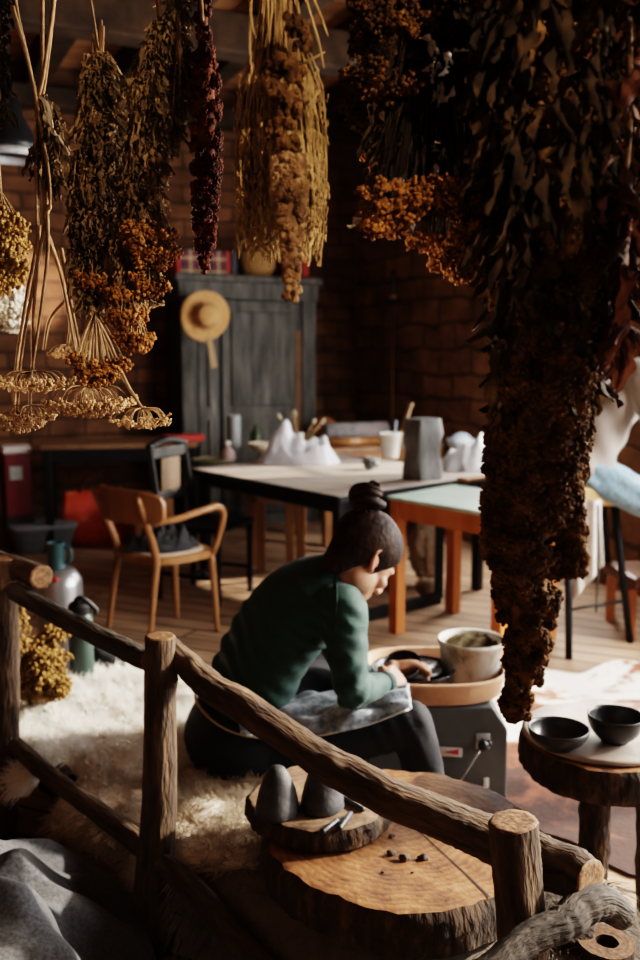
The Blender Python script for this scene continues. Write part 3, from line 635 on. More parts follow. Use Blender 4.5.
hand(b, wrR + wdR * .012, wdR, nrm([-.25, .6, -.5]), nrm([.25, .3, 1]), .95, .75)
hand(b, wrL, nrm(P(412, 668, 2.9) - wrL), nrm([.1, -.8, -.5]), nrm([0, .2, 1]), .95, 1.15)
me = remesh(b, .0045, 3, .5); v, _ = mesh_np(me)
a_ = me.attributes.new('lc', 'FLOAT_VECTOR', 'POINT'); a_.data.foreach_set('vector', head_paint(v, H).ravel())
link('body', me, skin_w, pot)
# knit top
def wrinkle(me, fn):
    v, n = mesh_np(me); set_np(me, v + n * fn(v)[:, None])
t = MB(); S = dens(secs(2, 10, .006), 40); 
for i in range(len(S)):
    if i > 36: S[i] = (S[i][0], S[i][1], S[i][2], S[i][3] * .96, S[i][4] * .96)
loft(t, S, 48); capsule(t, [cs[8] - [0, 0, .035], (cs[7] + shR) / 2 + [0, 0, -.012], shR + [0, 0, -.005]], [.05, .055, .062], 20, 8)
for s_, e_, w_ in ((shR, elR, wrR), (shL, elL, wrL)):
    capsule(t, [cs[5] * .55 + s_ * .45 + [0, 0, -.01], s_, s_ * .6 + e_ * .4, e_], [.06, .07, .062, .049], 22, 16); m_ = e_ + (w_ - e_) * .3; capsule(t, [e_, m_, w_ - nrm(w_ - e_) * .022], [.046, .046, .031], 22, 12)
me = remesh(t, .006, 9, .6)
sp0 = cs[2]; axis = nrm(cs[6] - cs[2])
def shirt_w(v):
    lo = np.clip(1 - ((v - cs[2]) @ axis) / .34, 0, 1)
    side = (v - cs[3]) @ RT
    w = np.sin((v - cs[2]) @ nrm(axis * 1.0 + FWD * .55 + RT * .25) * 120 + 2.2 * sn(v, 7, 3)) * (.3 + .7 * np.clip(sn(v, 9, 4) + .4, 0, 1)) * .0075 * (.15 + lo) 
    arm = np.exp(-(np.linalg.norm(v - elR, axis=1) / .09) ** 2); w2 = np.sin((v - elR) @ nrm(wrR - shR) * 130 + sn(v, 14, 5) * 1.5) * .005 * arm
    pit = np.exp(-(np.linalg.norm(v - (shR + [-.03, .02, -.09]), axis=1) / .1) ** 2); w3 = np.sin((v @ nrm([.5, 0, .85])) * 150 + sn(v, 10, 6) * 2) * .0065 * pit
    return w + w2 + w3
wrinkle(me, shirt_w)
green = clothmat('green_jersey', [(.006, .026, .022), (.01, .04, .034), (.014, .054, .046)], 350, .25, (9, 9, 16), rough=.75, sheen=.06)
link('top', me, green, pot)
from mathutils.bvhtree import BVHTree
bv = BVHTree.FromPolygons([v.co[:] for v in me.vertices], [p.vertices[:] for p in me.polygons]); SO = np.array(wloc(pot))
seam = []
for (x, y) in spline([(334, 570, 0), (337, 590, 0), (336, 615, 0), (334, 640, 0), (331, 662, 0)], 40)[:, :2]:
    r_ = ray(x, y); h_ = bv.ray_cast(Vector(np.array([0, 0, CAMZ]) - SO), Vector(nrm(r_)))
    if h_[0] is not None: seam.append(np.array(h_[0]) + SO + np.array(h_[1]) * .0008)
# seams: sleeve seam and neckline, cuff
sm = M('green_seam', [(.008, .035, .027), (.014, .055, .042)], 300, .8)
q_ = MB(); tube(q_, seam, .0016, 6); q_.build('sleeve_seam', sm, pot)
cuff = MB(); d = nrm(wrR - elR); tube(cuff, [wrR - d * .045, wrR - d * .012], [.0345, .033], 24, flat=1, caps=False); o = cuff.build('cuff', green, pot); mo = o.modifiers.new('t', 'SOLIDIFY'); mo.thickness = .003
lt = MB(); tube(lt, [cs[9] - tg[9] * .004, cs[9] + tg[9] * .008], [.066, .063], 32, caps=False); o = lt.build('collar', M('pale_collar', [(.25, .3, .28), (.4, .45, .42)], 200, .8), pot); mo = o.modifiers.new('t', 'SOLIDIFY'); mo.thickness = .005
# trousers
t = MB(); S = dens(secs(0, 3, .01), 16); loft(t, S, 40)
ball(t, pel + RT * .085 - FWD * .055 + [0, 0, -.045], (.108, .108, .098), 3); ball(t, pel - RT * .085 - FWD * .055 + [0, 0, -.045], (.108, .108, .098), 3)
for h_, k_, a_ in ((hipR, knR, anR), (hipL, knL, anL)):
    capsule(t, [h_ + [0, 0, -.005], h_ * .7 + k_ * .3, h_ * .3 + k_ * .7, k_], [.1, .094, .078, .064], 24, 16); capsule(t, [k_, k_ * .65 + a_ * .35, a_], [.064, .062, .046], 24, 14)
me = remesh(t, .007, 6, .5); v, _ = mesh_np(me); v[:, 2] = np.maximum(v[:, 2], np.where(v[:, 1] < 2.98, np.minimum(v[:, 2] + .0, 9), v[:, 2])); set_np(me, v)
wrinkle(me, lambda v: np.sin(v @ nrm([.3, .2, 1]) * 120 + sn(v, 8, 9) * 2.2) * .003 * np.clip(sn(v, 6, 11) + .2, 0, 1) + np.exp(-(np.linalg.norm(v - (knR * .9 + hipR * .1), axis=1) / .1) ** 2) * np.sin(v @ nrm([1, 0, .5]) * 140) * .003)
black = clothmat('black_trousers', [(.006, .007, .009), (.01, .011, .015), (.016, .018, .023)], 300, .25, (8, 8, 16), sheen=0)
link('trousers', me, black, pot)
for a_, ff in ((anR, nrm([.9, .3, 0])), (anL, nrm([.7, .7, 0]))):
    m = MB(); s_ = np.cross(ff, [0, 0, 1.]); g0 = a_ * [1, 1, 0]
    loft(m, dens([(g0 - ff * .06 + [0, 0, .035], s_, np.array([0, 0, 1.]), .025, .03), (g0 - ff * .03 + [0, 0, .05], s_, np.array([0, 0, 1.]), .036, .048), (g0 + ff * .05 + [0, 0, .045], s_, np.array([0, 0, 1.]), .04, .043), (g0 + ff * .13 + [0, 0, .03], s_, np.array([0, 0, 1.]), .045, .028), (g0 + ff * .19 + [0, 0, .02], s_, np.array([0, 0, 1.]), .03, .016)], 20), 20)
    capsule(m, [g0 + [0, 0, .05], a_ + [0, 0, .02]], [.042, .04], 16)
    link('shoe', remesh(m, .006, 4), black, pot)
# apron: denim over the lap, with its waist tie
den = clothmat('worn_denim', [(.1, .13, .16), (.22, .26, .3), (.4, .44, .47)], 38, .5, (9, 9, 9), rough=.85)
ax = nrm(knR - hipR); sd_ = nrm(RT - ax * np.dot(RT, ax)); up_ = np.cross(sd_, ax); up_ = up_ if up_[2] > 0 else -up_
Lt = np.linalg.norm(knR - hipR); nu, nv = 70, 60; g = []
for i in range(nu):
    u = i / (nu - 1); s = -.02 + u * (Lt + .035)
    for j in range(nv):
        w = j / (nv - 1); ang = -1.5 + w * (1.5 + .7 + 1.1 * u * (1 - u) + .5 * (1 - u) * 0)           # from the gap between the legs, over the top, to the near side
        c = hipR + ax * s; R0 = np.interp(u, [0, .4, .75, 1], [.125, .112, .096, .086]) 
        fold = .012 * math.sin(ang * 3.2 + u * 9) * (1 - .5 * u) + .01 * math.sin(u * 21 + 2.2 * ang + 1.3 * math.sin(7 * ang)) * (1 - .35 * u) + .004 * math.sin(ang * 17 + u * 13)
        r = R0 + .008 + fold + .035 * math.exp(-u * 5) * max(0, math.cos(ang))
        p = c + (sd_ * math.sin(ang) + up_ * math.cos(ang)) * r
        if ang < -.7: q = c + (sd_ * math.sin(-.7) + up_ * math.cos(-.7)) * r; p = q + (-sd_ * .8 - np.array([0, 0, .35])) * (-.7 - ang) * .16
        g.append(p)
ap = MB().add(g, ringsfaces(nu, nv, closed=False)); o = ap.build('apron', den, pot); mo = o.modifiers.new('t', 'SOLIDIFY'); mo.thickness = .003; mo.offset = 1
hm = MB(); G_ = np.array(g).reshape(nu, nv, 3); tube(hm, G_[2:-1:2, -1] + [0, 0, .002], .0028, 8); tube(hm, G_[-1, 4::2], .0028, 8); hm.build('apron_hem', M('hem_thread', [(.4, .42, .42), (.6, .62, .62)], 100, .9), o)
tie = MB(); S = dens(secs(1, 3, .019), 9); a = np.linspace(0, 2 * PI, 64); Cc = S[7]
ring = [Cc[0] + Cc[1] * Cc[3] * math.cos(x) + Cc[2] * Cc[4] * math.sin(x) + [0, 0, .006 * math.sin(3 * x)] for x in a]; tube(tie, ring, .0055, 8, caps=False, flat=.5)
tie.build('apron_tie', M('cream_tape', [(.42, .36, .28), (.6, .53, .43)], 90, .9), pot)
# hair: smooth cap pulled up to a bun
hairm = M('dark_hair', [(.008, .004, .003), (.022, .011, .007), (.06, .032, .019)], 16, .6, .4, 60, stretch=(1, 1, 1), spec=.12)
bunL = np.array([0, -.098, .108])                                   # in head axes
def hairline(az):          # lowest height of the cap by direction (0 = face side)
    a = abs(az); return np.interp(a, [0, .5, .85, 1.15, 1.4, 1.62, 1.85, 2.3, 3.2], [.084, .074, .04, -.005, -.035, .022, -.03, -.092, -.105])
hv, hf = [], []; na, nz = 80, 26
for i in range(na):
    az = -PI + 2 * PI * i / na; lo = hairline(az)
    for j in range(nz):
        s = j / (nz - 1); z0 = lo; zt = .133
        # march the outline from hairline up to the crown on an ellipsoid a little larger than the skull
        zz = z0 + (zt - z0) * s; e = max(0., 1 - ((max(zz, 0) - .045) / .092) ** 2) ** .5
        x, y = math.sin(az) * .083 * e, -.012 + math.cos(az) * (.105 if math.cos(az) > 0 else .104) * e
        if zz < .0: k = (0 - zz) / .06; x *= 1 - .2 * k; y = y * (1 - .085 * k)
        if s < .08: x *= .965; y = -.012 + (y + .012) * .965
        gro = .0016 * math.sin(az * 60 + 3 * math.sin(az * 7))
        hv.append((x * (1 + gro * 8), y * (1 + gro * 8), zz + .001))
hf = [[i * nz + j, ((i + 1) % na) * nz + j, ((i + 1) % na) * nz + j + 1, i * nz + j + 1] for i in range(na) for j in range(nz - 1)]; hf += [[i * nz + nz - 1 for i in range(na)]]
hm = MB().add(H.w(hv), hf); hr = hm.build('hair', hairm, pot); mo = hr.modifiers.new('t', 'SOLIDIFY'); mo.thickness = .006; mo.offset = -1
bun = MB(); BS = 1.3; ball(bun, H.w(bunL + [0, -.006, .022]), (.038, .038, .037), 3)
for k in range(7):
    a0 = k * 2.3; p = []
    for x in np.linspace(0, 1, 16): th = a0 + x * 4.2; el = -.9 + 1.9 * x; r_ = .042 + .004 * math.sin(k); p.append(H.w(bunL + [0, -.006, .025] + np.array([math.cos(th) * math.cos(el), math.sin(th) * math.cos(el), math.sin(el)]) * r_))
    tube(bun, p, [.005, .0115, .0115, .004], 8)
rc = []; 
for k in range(3): p = [H.w(bunL + [0, -.01, .052]), H.w(bunL + [.013 * (k - 1), -.018, .072]), H.w(bunL + [.015 * (k - 1), -.004, .082 - .008 * k]), H.w(bunL + [.012 * (k - 1) + .006, .014, .06])]; tube(bun, p, [.008, .008, .006, .002], 8, 10)
bun.build('bun', hairm, hr)
tie = MB(); p = [H.w(bunL + np.array([math.cos(x) * .022, math.sin(x) * .022 - .003, -.006 + .003 * math.sin(x)])) for x in np.linspace(0, 2 * PI, 30)]; tube(tie, p, .006, 8, caps=False); tie.build('hair_tie', M('hair_tie', [(.01, .01, .012), (.02, .02, .022)], 50, .8), hr)
g = np.random.default_rng(5); cv = []
for k in range(2600):
    az = g.uniform(-PI, PI); s0 = g.uniform(0, .5); lo = hairline(az); z0 = lo + (.13 - lo) * s0 * .8
    pts = []
    e = max(0., 1 - ((max(z0, 0) - .045) / .092) ** 2) ** .5; st = np.array([math.sin(az) * .083 * e, -.012 + math.cos(az) * .104 * e, z0])
    if z0 < 0: kk = -z0 / .06; st[0] *= 1 - .2 * kk; st[1] *= 1 - .085 * kk
    en = bunL + g.normal(size=3) * .008 + [0, 0, -.006]; 
    c0 = np.array([0, -.012, .045])
    for x in np.linspace(0, 1, 9):
        q = st * (1 - x) + en * x; d_ = (q - c0) / np.array([.083, .104, .092]); L_ = np.linalg.norm(d_); w_ = np.linalg.norm((st - c0) / np.array([.083, .104, .092])) if z0 > 0 else 1.
        tgt = 1.018 + .012 * math.sin(k) 
        q2 = c0 + (d_ / L_ * max(L_, tgt)) * np.array([.083, .104, .092]) if (x > .0 and z0 + (en[2] - z0) * x > 0.0) else q + (q - c0) * .015
        pts.append(H.w(q2))
    cv.append(pts)
for k in range(0):                         # loose fine hairs by the temple and nape
    az = g.choice([-1, 1]) * g.uniform(1.1, 2.9); st = np.array([math.sin(az) * .08, -.012 + math.cos(az) * .1, hairline(az) + .006]); pts = [st + np.array([g.normal() * .004, g.normal() * .004 + .004, -.028]) * x * g.uniform(.4, 1) + [math.sin(az) * .004 * x, 0, 0] for x in np.linspace(0, 1, 9)]; cv.append([H.w(q) for q in pts])
lite = M('brown_hair', [(.05, .027, .015), (.11, .062, .036), (.17, .1, .06)], 16, .38, spec=.45); cv = np.array(cv); hair('hair_strands', cv[::2], hairm, hr, .0013, .0008); hair('lighter_strands', cv[1::3], lite, hr, .0012, .0006)

# ================================================================ pottery wheel
steel = M('wheel_grey_metal', [(.05, .056, .062), (.075, .082, .09), (.1, .108, .116)], 5, .45, .05, 80)
whl = thing('pottery_wheel', 'dark grey electric pottery wheel with peach splash tray in front of the potter', 'pottery wheel', (.385, 3.02, 0))
x0, x1, y0, y1, zb, zt = .15, .597, 2.83, 3.2, .055, .365
prof = [(x0, zb), (x1, zb), (x1, zt - .075), (x1 - .05, zt), (x0, zt)]
m = MB(); n = len(prof); m.add([(x, y0, z) for x, z in prof] + [(x, y1, z) for x, z in prof], [list(range(n)), [n + i for i in range(n)][::-1]] + [[(i + 1) % n, i, n + i, n + (i + 1) % n] for i in range(n)])
o = m.build('housing', steel, whl, smooth=False); mo = o.modifiers.new('b', 'BEVEL'); mo.width = .006; mo.segments = 2
for x in (x0 + .05, x1 - .06):
    for y in (y0 + .05, y1 - .05): lathe(MB(), (x, y, 0), [(.022, 0), (.022, .02), (.015, .03), (.015, zb + .002)], 16).build('foot', dark_wood, whl)
peach = M('peach_plastic', [(.5, .28, .17), (.62, .38, .25), (.72, .5, .36)], 7, .45, .05, 30)
pc = np.array([.372, 3.0, .392]); m = MB(); a = np.linspace(0, 2 * PI, 96, endpoint=False)
def oval(kx, ky, z, off=0): return np.c_[pc[0] + np.sign(np.cos(a)) * abs(np.cos(a)) ** .8 * kx + off, pc[1] + np.sign(np.sin(a)) * abs(np.sin(a)) ** .8 * ky, 0 * a + z]
R_ = [oval(.03, .03, .368), oval(.215, .165, .368), oval(.225, .175, .375), oval(.24, .19, .435), oval(.252, .2, .44), oval(.252, .2, .447), oval(.236, .186, .447), oval(.22, .17, .38), oval(.03, .03, .376)]
m.add(np.vstack(R_), ringsfaces(len(R_), 96).tolist() + [list(range(96))[::-1], [8 * 96 + i for i in range(96)]]); m.build('splash_tray', peach, whl, angle=50)
blk = M('wet_black_clay', [(.008, .008, .009), (.02, .02, .022), (.06, .055, .05)], 18, .25, .3, 40)
m = MB(); hc_ = np.array([.305, 2.965, .0]); lathe(m, hc_ + [0, 0, .378], [(0, 0), (.12, 0), (.128, .02), (.134, .066), (.138, .07), (.137, .073), (.127, .07), (.12, .025), (0, .012)], 48, wob=.01); m.build('splash_basin', blk, whl)
lathe(MB(), hc_ + [0, 0, .39], [(.02, 0), (.02, .05), (.095, .052), (.098, .056), (.095, .064), (0, .064)], 48).build('wheel_head', M('wheel_head_wet', [(.05, .05, .05), (.12, .12, .12), (.2, .19, .18)], 20, .25, .1, 40, metal=.3), whl)
st_w = M('sticker_white', [(.6, .6, .58), (.7, .7, .68)], 40, .5); st_r = M('sticker_red', [(.45, .03, .04), (.55, .05, .06)], 40, .5)
def onface(px, py): r = ray(px, py); return np.array([0, 0, CAMZ]) + r * ((y0 - .002) / r[1])
ca = onface(451, 752); o = box(MB(), ca, (.072, .003, .03), ry(.05) @ rz(0), .001).build('label_sticker', st_w, whl)
m = MB(); m.add([ca + [-.028, -.0021, 0], ca + [.024, -.0021, -.009], ca + [.024, -.0021, .01]], [[0, 1, 2]]); m.build('warning_triangle', st_r, o, smooth=False)
ck = onface(483, 741); o = box(MB(), ck, (.045, .004, .05), None, .001).build('switch_plate', M('plate_pale', [(.3, .3, .3), (.42, .42, .41)], 30, .4), whl)
m = MB(); tube(m, [ck, ck + [-.005, -.03, .0]], [.009, .009], 14); ball(m, ck + [-.006, -.04, .002], (.018, .016, .018), 2); ball(m, ck + [.014, -.015, -.002], (.012, .012, .012), 2); m.build('knob', M('black_knob', [(.01, .01, .01), (.025, .025, .027)], 30, .35), whl)
m = MB(); e_ = onface(452, 790) + [0, -.02, 0]; tube(m, [ck + [-.01, -.03, -.01], e_], [.0032, .0032], 8); ball(m, e_, (.006, .006, .006), 2); m.build('lever_rod', M('bright_rod', [(.5, .5, .5), (.6, .6, .6)], 30, .3, metal=.9), whl)
box(MB(), onface(486, 783), (.017, .006, .034), None, .002).build('switch', st_w, whl)
bw = P(404, 664, 2.9); o = bowl(bw - [0, 0, .035], .062, .05, .03, 'bowl', ry(-.15) @ rx(.45), blk); tag(o, 'small black wet clay bowl held in the potter\'s hands above the wheel', 'bowl')
# bucket with clay-stained sides and a sponge cloth in it
buck_m = M('stained_white_bucket', [(.13, .1, .07), (.42, .38, .31), (.6, .57, .52), (.66, .64, .6)], 9, .55, .2, 40, lo=.32, hi=.62, detail=8, dist=.4)
bc = np.array([.505, 3.02, .378]); bk = thing('bucket', 'clay-stained white bucket with a brown cloth inside, standing in the splash tray', 'bucket', bc)
m = MB(); lathe(m, bc, [(0, 0), (.085, 0), (.09, .004), (.108, .14), (.113, .142), (.114, .15), (.11, .156), (.104, .15), (.101, .14), (.085, .012), (0, .01)], 56, wob=.012); m.build('pail', buck_m, bk)
m = MB(); n_ = 24; vv = []
for i in range(n_):
    for j in range(n_):
        u, w = i / (n_ - 1) * 2 - 1, j / (n_ - 1) * 2 - 1; rr = min(1, 1 / max(1e-6, max(abs(u), abs(w)) / max(1e-6, math.hypot(u, w)))); k = max(abs(u), abs(w)) / max(1e-6, math.hypot(u, w)); x, y = u * k * .098, w * k * .098
        vv.append(bc + [x, y, .1 + .05 * (y / .1) * (y > 0) + .03 * float(sn(np.array([x, y, 0]), 40, 3)) * .5 + .015 * (x / .1)])
m.add(vv, ringsfaces(n_, n_, closed=False)); m.build('soaked_cloth', M('olive_cloth', [(.03, .022, .01), (.08, .06, .025), (.14, .11, .06)], 18, .9, .5, 60), bk)
# ================================================================ furniture behind the potter
honey = M('honey_wood', [(.13, .055, .02), (.24, .11, .042), (.36, .18, .072)], 5, .42, .12, 30, stretch=(1, 1, .25), coat=.2)
blackp = M('black_paint', [(.004, .004, .005), (.01, .01, .011)], 12, .5, spec=.25)
plug = MB
# bentwood armchair, seen from behind, facing away to the right
A45 = math.radians(45); cg = np.array([math.cos(A45), math.sin(A45), 0]); cr_ = np.array([cg[1], -cg[0], 0]); cc = np.array([-.82, 4.85, 0])
ch = thing('armchair', 'honey-brown bentwood armchair with curved backrest, black garment on its seat', 'chair', cc)
def cp(f, r, z): return cc + cg * f + cr_ * r + np.array([0, 0, z])
m = MB(); loft(m, [(cp(.0, 0, z), cr_, cg, a_, b_) for z, a_, b_ in ((.415, .222, .215), (.42, .23, .222), (.45, .23, .222), (.455, .222, .215))], 48, power=2.7); m.build('seat', honey, ch, angle=40)
m = MB(); loft(m, [(cp(.0, 0, z), cr_, cg, a_, b_) for z, a_, b_ in ((.452, .19, .185), (.462, .185, .18))], 48, power=2.7); m.build('seat_pad', M('pale_seat', [(.45, .36, .28), (.6, .5, .4)], 60, .7), ch, angle=40)
for s in (-1, 1):
    tube(MB(), [cp(.2, s * .18, 0), cp(.19, s * .175, .2), cp(.175, s * .165, .43)], [.013, .017, .021], 14, 10).build('leg', honey, ch)
    tube(MB(), [cp(-.245, s * .19, 0), cp(-.2, s * .178, .3), cp(-.18, s * .172, .45), cp(-.235, s * .185, .62), cp(-.3, s * .2, .78)], [.013, .018, .021, .019, .014], 14, 24).build('leg', honey, ch)
    if s > 0: tube(MB(), [cp(-.195, s * .185, .635), cp(-.08, s * .235, .655), cp(.06, s * .262, .685), cp(.15, s * .255, .69), cp(.205, s * .235, .645), cp(.2, s * .215, .55), cp(.165, s * .2, .435)], [.014, .017, .019, .019, .018, .016, .015], 14, 40).build('armrest', honey, ch)
m = MB(); nb = 40; v = []; th = .011
for k in range(nb):
    u = k / (nb - 1) * 2 - 1; bow = .1 * u * u; f0 = -.3 + bow; h0, h1 = .635 + .015 * u * u, .81 - .035 * abs(u) ** 5 - .004 * u * u; e = 1 if abs(u) < .97 else .6
    zc = (h0 + h1) / 2; hh = (h1 - h0) / 2 * e
    for (df, z) in ((-th, zc - hh), (-th, zc + hh), (th, zc + hh), (th, zc - hh)): v.append(cp(f0 + df - .03 * (z - .7), u * .285, z))
f = ringsfaces(nb, 4).tolist() + [[3, 2, 1, 0], [(nb - 1) * 4 + i for i in range(4)]]
o = MB().add(v, f).build('backrest', honey, ch, angle=50); mo = o.modifiers.new('b', 'BEVEL'); mo.width = .005; mo.segments = 2
blk_cloth = clothmat('black_cloth', [(.006, .006, .008), (.013, .013, .016)], 200, .4)
def heap(c, rx_, ry_, h, seed, n=44, rot=0., amp=.3):
    v = []
    for i in range(n):
        r = i / (n - 1)
        for j in range(n):
            a = 2 * PI * j / n; q = np.array([math.cos(a), math.sin(a), 0]); R = (1 + .22 * float(sn(q, 2, seed))) * r
            z = h * (1 - r ** 2.4) ; p = np.array([R * rx_ * q[0], R * ry_ * q[1], 0]) @ rz(rot).T
            w = abs(float(sn(p / max(rx_, ry_) * 1., 6, seed + 1))); z = max(.003, z * (1 - amp + amp * 1.7 * w)) if r < 1 else 0.
            v.append(np.asarray(c) + p + [0, 0, z])
    return MB().add(v, ringsfaces(n, n).tolist() + [list(range((n - 1) * n, n * n))])
o = heap(cp(.0, -.02, .463), .2, .16, .11, 3, rot=.3, amp=.55).build('garment', blk_cloth, origin=cp(0, 0, .463)); tag(o, 'crumpled black garment lying on the seat of the bentwood armchair', 'clothing')
# black carved chair behind it
kc = np.array([-.82, 5.95, 0]); kg = nrm([.9, -.42, 0]); kr = np.array([kg[1], -kg[0], 0])
kc = np.array([-.70, 5.62, 0])
bc_ = thing('dining_chair', 'black high-backed wooden chair with cane back panel, between the armchair and the long table', 'chair', kc)
def kp(f, r, z): return kc + kg * f + kr * r + np.array([0, 0, z])
for s in (-1, 1):
    tube(MB(), [kp(.2, s * .19, 0), kp(.2, s * .19, .1), kp(.2, s * .19, .2), kp(.2, s * .19, .43)], [.016, .02, .015, .02], 12, 16).build('leg', blackp, bc_)
    bar(MB(), kp(-.22, s * .19, 0), kp(-.2, s * .19, .46), .036, .036).build('leg', blackp, bc_, smooth=False)
    bar(MB(), kp(-.2, s * .19, .44), kp(-.27, s * .185, .92), .036, .036).build('back_post', blackp, bc_, smooth=False)
    bar(MB(), kp(.2, s * .19, .16), kp(-.21, s * .19, .16), .022, .022).build('stretcher', blackp, bc_, smooth=False)
bar(MB(), kp(0, .19, .16), kp(0, -.19, .16), .022, .022).build('stretcher', blackp, bc_, smooth=False)
box(MB(), kp(0, 0, .455), (.44, .44, .04), np.stack([kr, kg, [0, 0, 1]], 1), .012).build('seat', blackp, bc_, smooth=False)
m = MB(); bar(m, kp(-.235, .17, .62), kp(-.235, -.17, .62), .03, .05); m.build('back_rail', blackp, bc_, smooth=False); m = MB(); bar(m, kp(-.262, .17, .88), kp(-.262, -.17, .88), .03, .06); m.build('back_rail', blackp, bc_, smooth=False)
m = MB()
for k in range(9): r = -.18 + .36 * k / 8; ball(m, kp(-.268, r, .915 + .035 * math.cos(r / .18 * 1.4)), (.028, .022, .026), 2)
m.build('crest', blackp, bc_)
bar(MB(), kp(-.248, .1, .745), kp(-.248, -.1, .745), .012, .2).build('cane_panel', M('cane', [(.045, .024, .012), (.08, .046, .023)], 60, .7), bc_, smooth=False)

# tables -------------------------------------------------------------------
def table(name, label, poly, zt, th, mtop, mleg, legr, apron=None, leginset=.06, edge=None, topname='tabletop'):
    poly = [np.array([*p, 0.]) for p in poly]; c = sum(poly) / len(poly); r = thing(name, label, 'table', c)
    o = prism(MB(), [tuple(p[:2]) for p in poly], zt - th, zt).build(topname, mtop, r, smooth=False); mo = o.modifiers.new('b', 'BEVEL'); mo.width = .004; mo.segments = 2
    ins = [p + nrm(c - p) * leginset for p in poly]
    for p in ins: bar(MB(), p, p + [0, 0, zt - th], legr * 2, legr * 2, up=nrm(poly[1] - poly[0])).build('leg', mleg, r, smooth=False)
    if apron:
        for i in range(4): a, b = ins[i], ins[(i + 1) % 4]; bar(MB(), a + [0, 0, zt - th - apron / 2], b + [0, 0, zt - th - apron / 2], .022, apron).build('apron', edge or mleg, r, smooth=False)
    return r
grey_top = M('worn_table_top', [(.2, .165, .14), (.31, .265, .23), (.4, .35, .31)], 3, .55, .1, 30, stretch=(1, 5, 1))
tN, tL = np.array([.10, 4.8]), np.array([-.84, 6.03]); e_ = np.array([.72, .69]) * 1.36
TT = .74
tb = table('work_table', 'long greyish work table with black edge and frame, strewn with clay bags', [tN, tN + e_, tL + e_, tL], TT, .035, grey_top, blackp, .028, .07, .09)
a, b = np.array([*(tN + e_ * .07), .035]) + [-.02, .08, 0], np.array([*(tN + e_ * .62), .035]) + [.0, .05, 0]
bar(MB(), a, b, .05, .06).build('floor_rail', blackp, tb, smooth=False); bar(MB(), b, b + [0, 0, .66], .05, .05).build('frame_post', blackp, tb, smooth=False)
o = MB(); bar(o, tN.tolist() + [TT - .02], tL.tolist() + [TT - .02], .012, .037); bar(o, tN.tolist() + [TT - .02], (tN + e_).tolist() + [TT - .02], .012, .037); o.build('edge_band', blackp, tb, smooth=False)
brown_top = M('brown_table_top', [(.14, .075, .04), (.22, .12, .065), (.3, .18, .1)], 3, .55, .1, 30, stretch=(1, 5, 1))
c0 = np.array([.02, 7.05]); u_, v_ = np.array([.902, .431]), np.array([-.431, .902])
table('back_table', 'brown wooden table standing behind the long grey work table', [c0, c0 + u_ * 1.1, c0 + u_ * 1.1 + v_ * .56, c0 + v_ * .56], .76, .04, brown_top, honey, .035, .08)
green_top = M('pale_green_top', [(.3, .4, .35), (.38, .48, .42), (.45, .54, .48)], 6, .4, .03, 30)
orange = M('orange_wood', [(.3, .09, .025), (.42, .14, .04), (.5, .2, .07)], 5, .45, .1, 30, stretch=(1, 1, .2), coat=.15)
gt = table('green_table', 'table with pale green top and orange wooden apron and legs', [(.35, 4.85), (.86, 4.24), (1.25, 4.72), (.76, 5.3)], .735, .018, green_top, orange, .032, .1, .06)
dk = table('desk', 'dark wooden desk with black legs against the back wall at the left', [P(40, 441, 6.85)[:2], P(197, 439, 7.05)[:2], P(200, 436, 7.65)[:2], P(44, 436, 7.4)[:2]], .81, .035, brown_top, blackp, .03, .1, .05)
# post that carries the long table's middle
# things on the tables --------------------------------------------------------
def on(px, py, z): return G(px, py, z)
glass_grey = M('grey_tin', [(.2, .22, .22), (.3, .32, .32)], 20, .45, metal=.2)
def can(px, py, z, r, h, mat, name, label, cat, extra=None):
    c = on(px, py, z); m = MB(); lathe(m, c, [(0, 0), (r * .94, 0), (r, .004), (r, h - .004), (r * .98, h), (r * .88, h), (r * .88, .01), (0, .008)], 36); o = m.build(name, mat, origin=c, angle=50); return tag(o, label, cat), c
can(234, 450, TT, .052, .27, glass_grey, 'canister', 'tall grey cylindrical tin at the left end of the work table', 'tin')
pk = M('pinkish_ceramic', [(.3, .2, .2), (.5, .4, .38)], 14, .5)
c = on(228, 462, TT); m = MB(); lathe(m, c, [(0, 0), (.045, 0), (.05, .02), (.045, .07), (.02, .1), (.018, .115), (0, .115)], 30); o = m.build('jug', pk, origin=c); tag(o, 'small pinkish jug with a white lid in front of the tall grey tin', 'jug')
ball(MB(), c + [0, 0, .13], (.024, .024, .018), 2).build('lid', M('white_glaze', [(.6, .6, .58), (.75, .75, .73)], 10, .35), o)
dish = M('olive_dish', [(.12, .12, .07), (.22, .2, .13)], 12, .4)
c = on(214, 463, TT); tag(bowl(c, .15, .03, .09, 'plate', None, dish), 'flat olive-brown plate at the left corner of the work table', 'plate')
c = on(262, 452, TT); tag(bowl(c, .1, .07, .05, 'bowl', None, M('cream_glaze', [(.5, .43, .33), (.64, .56, .45)], 10, .4)), 'cream bowl behind the plastic bag on the work table', 'bowl')
grn = M('green_glass', [(.03, .05, .02), (.08, .1, .05)], 10, .25)
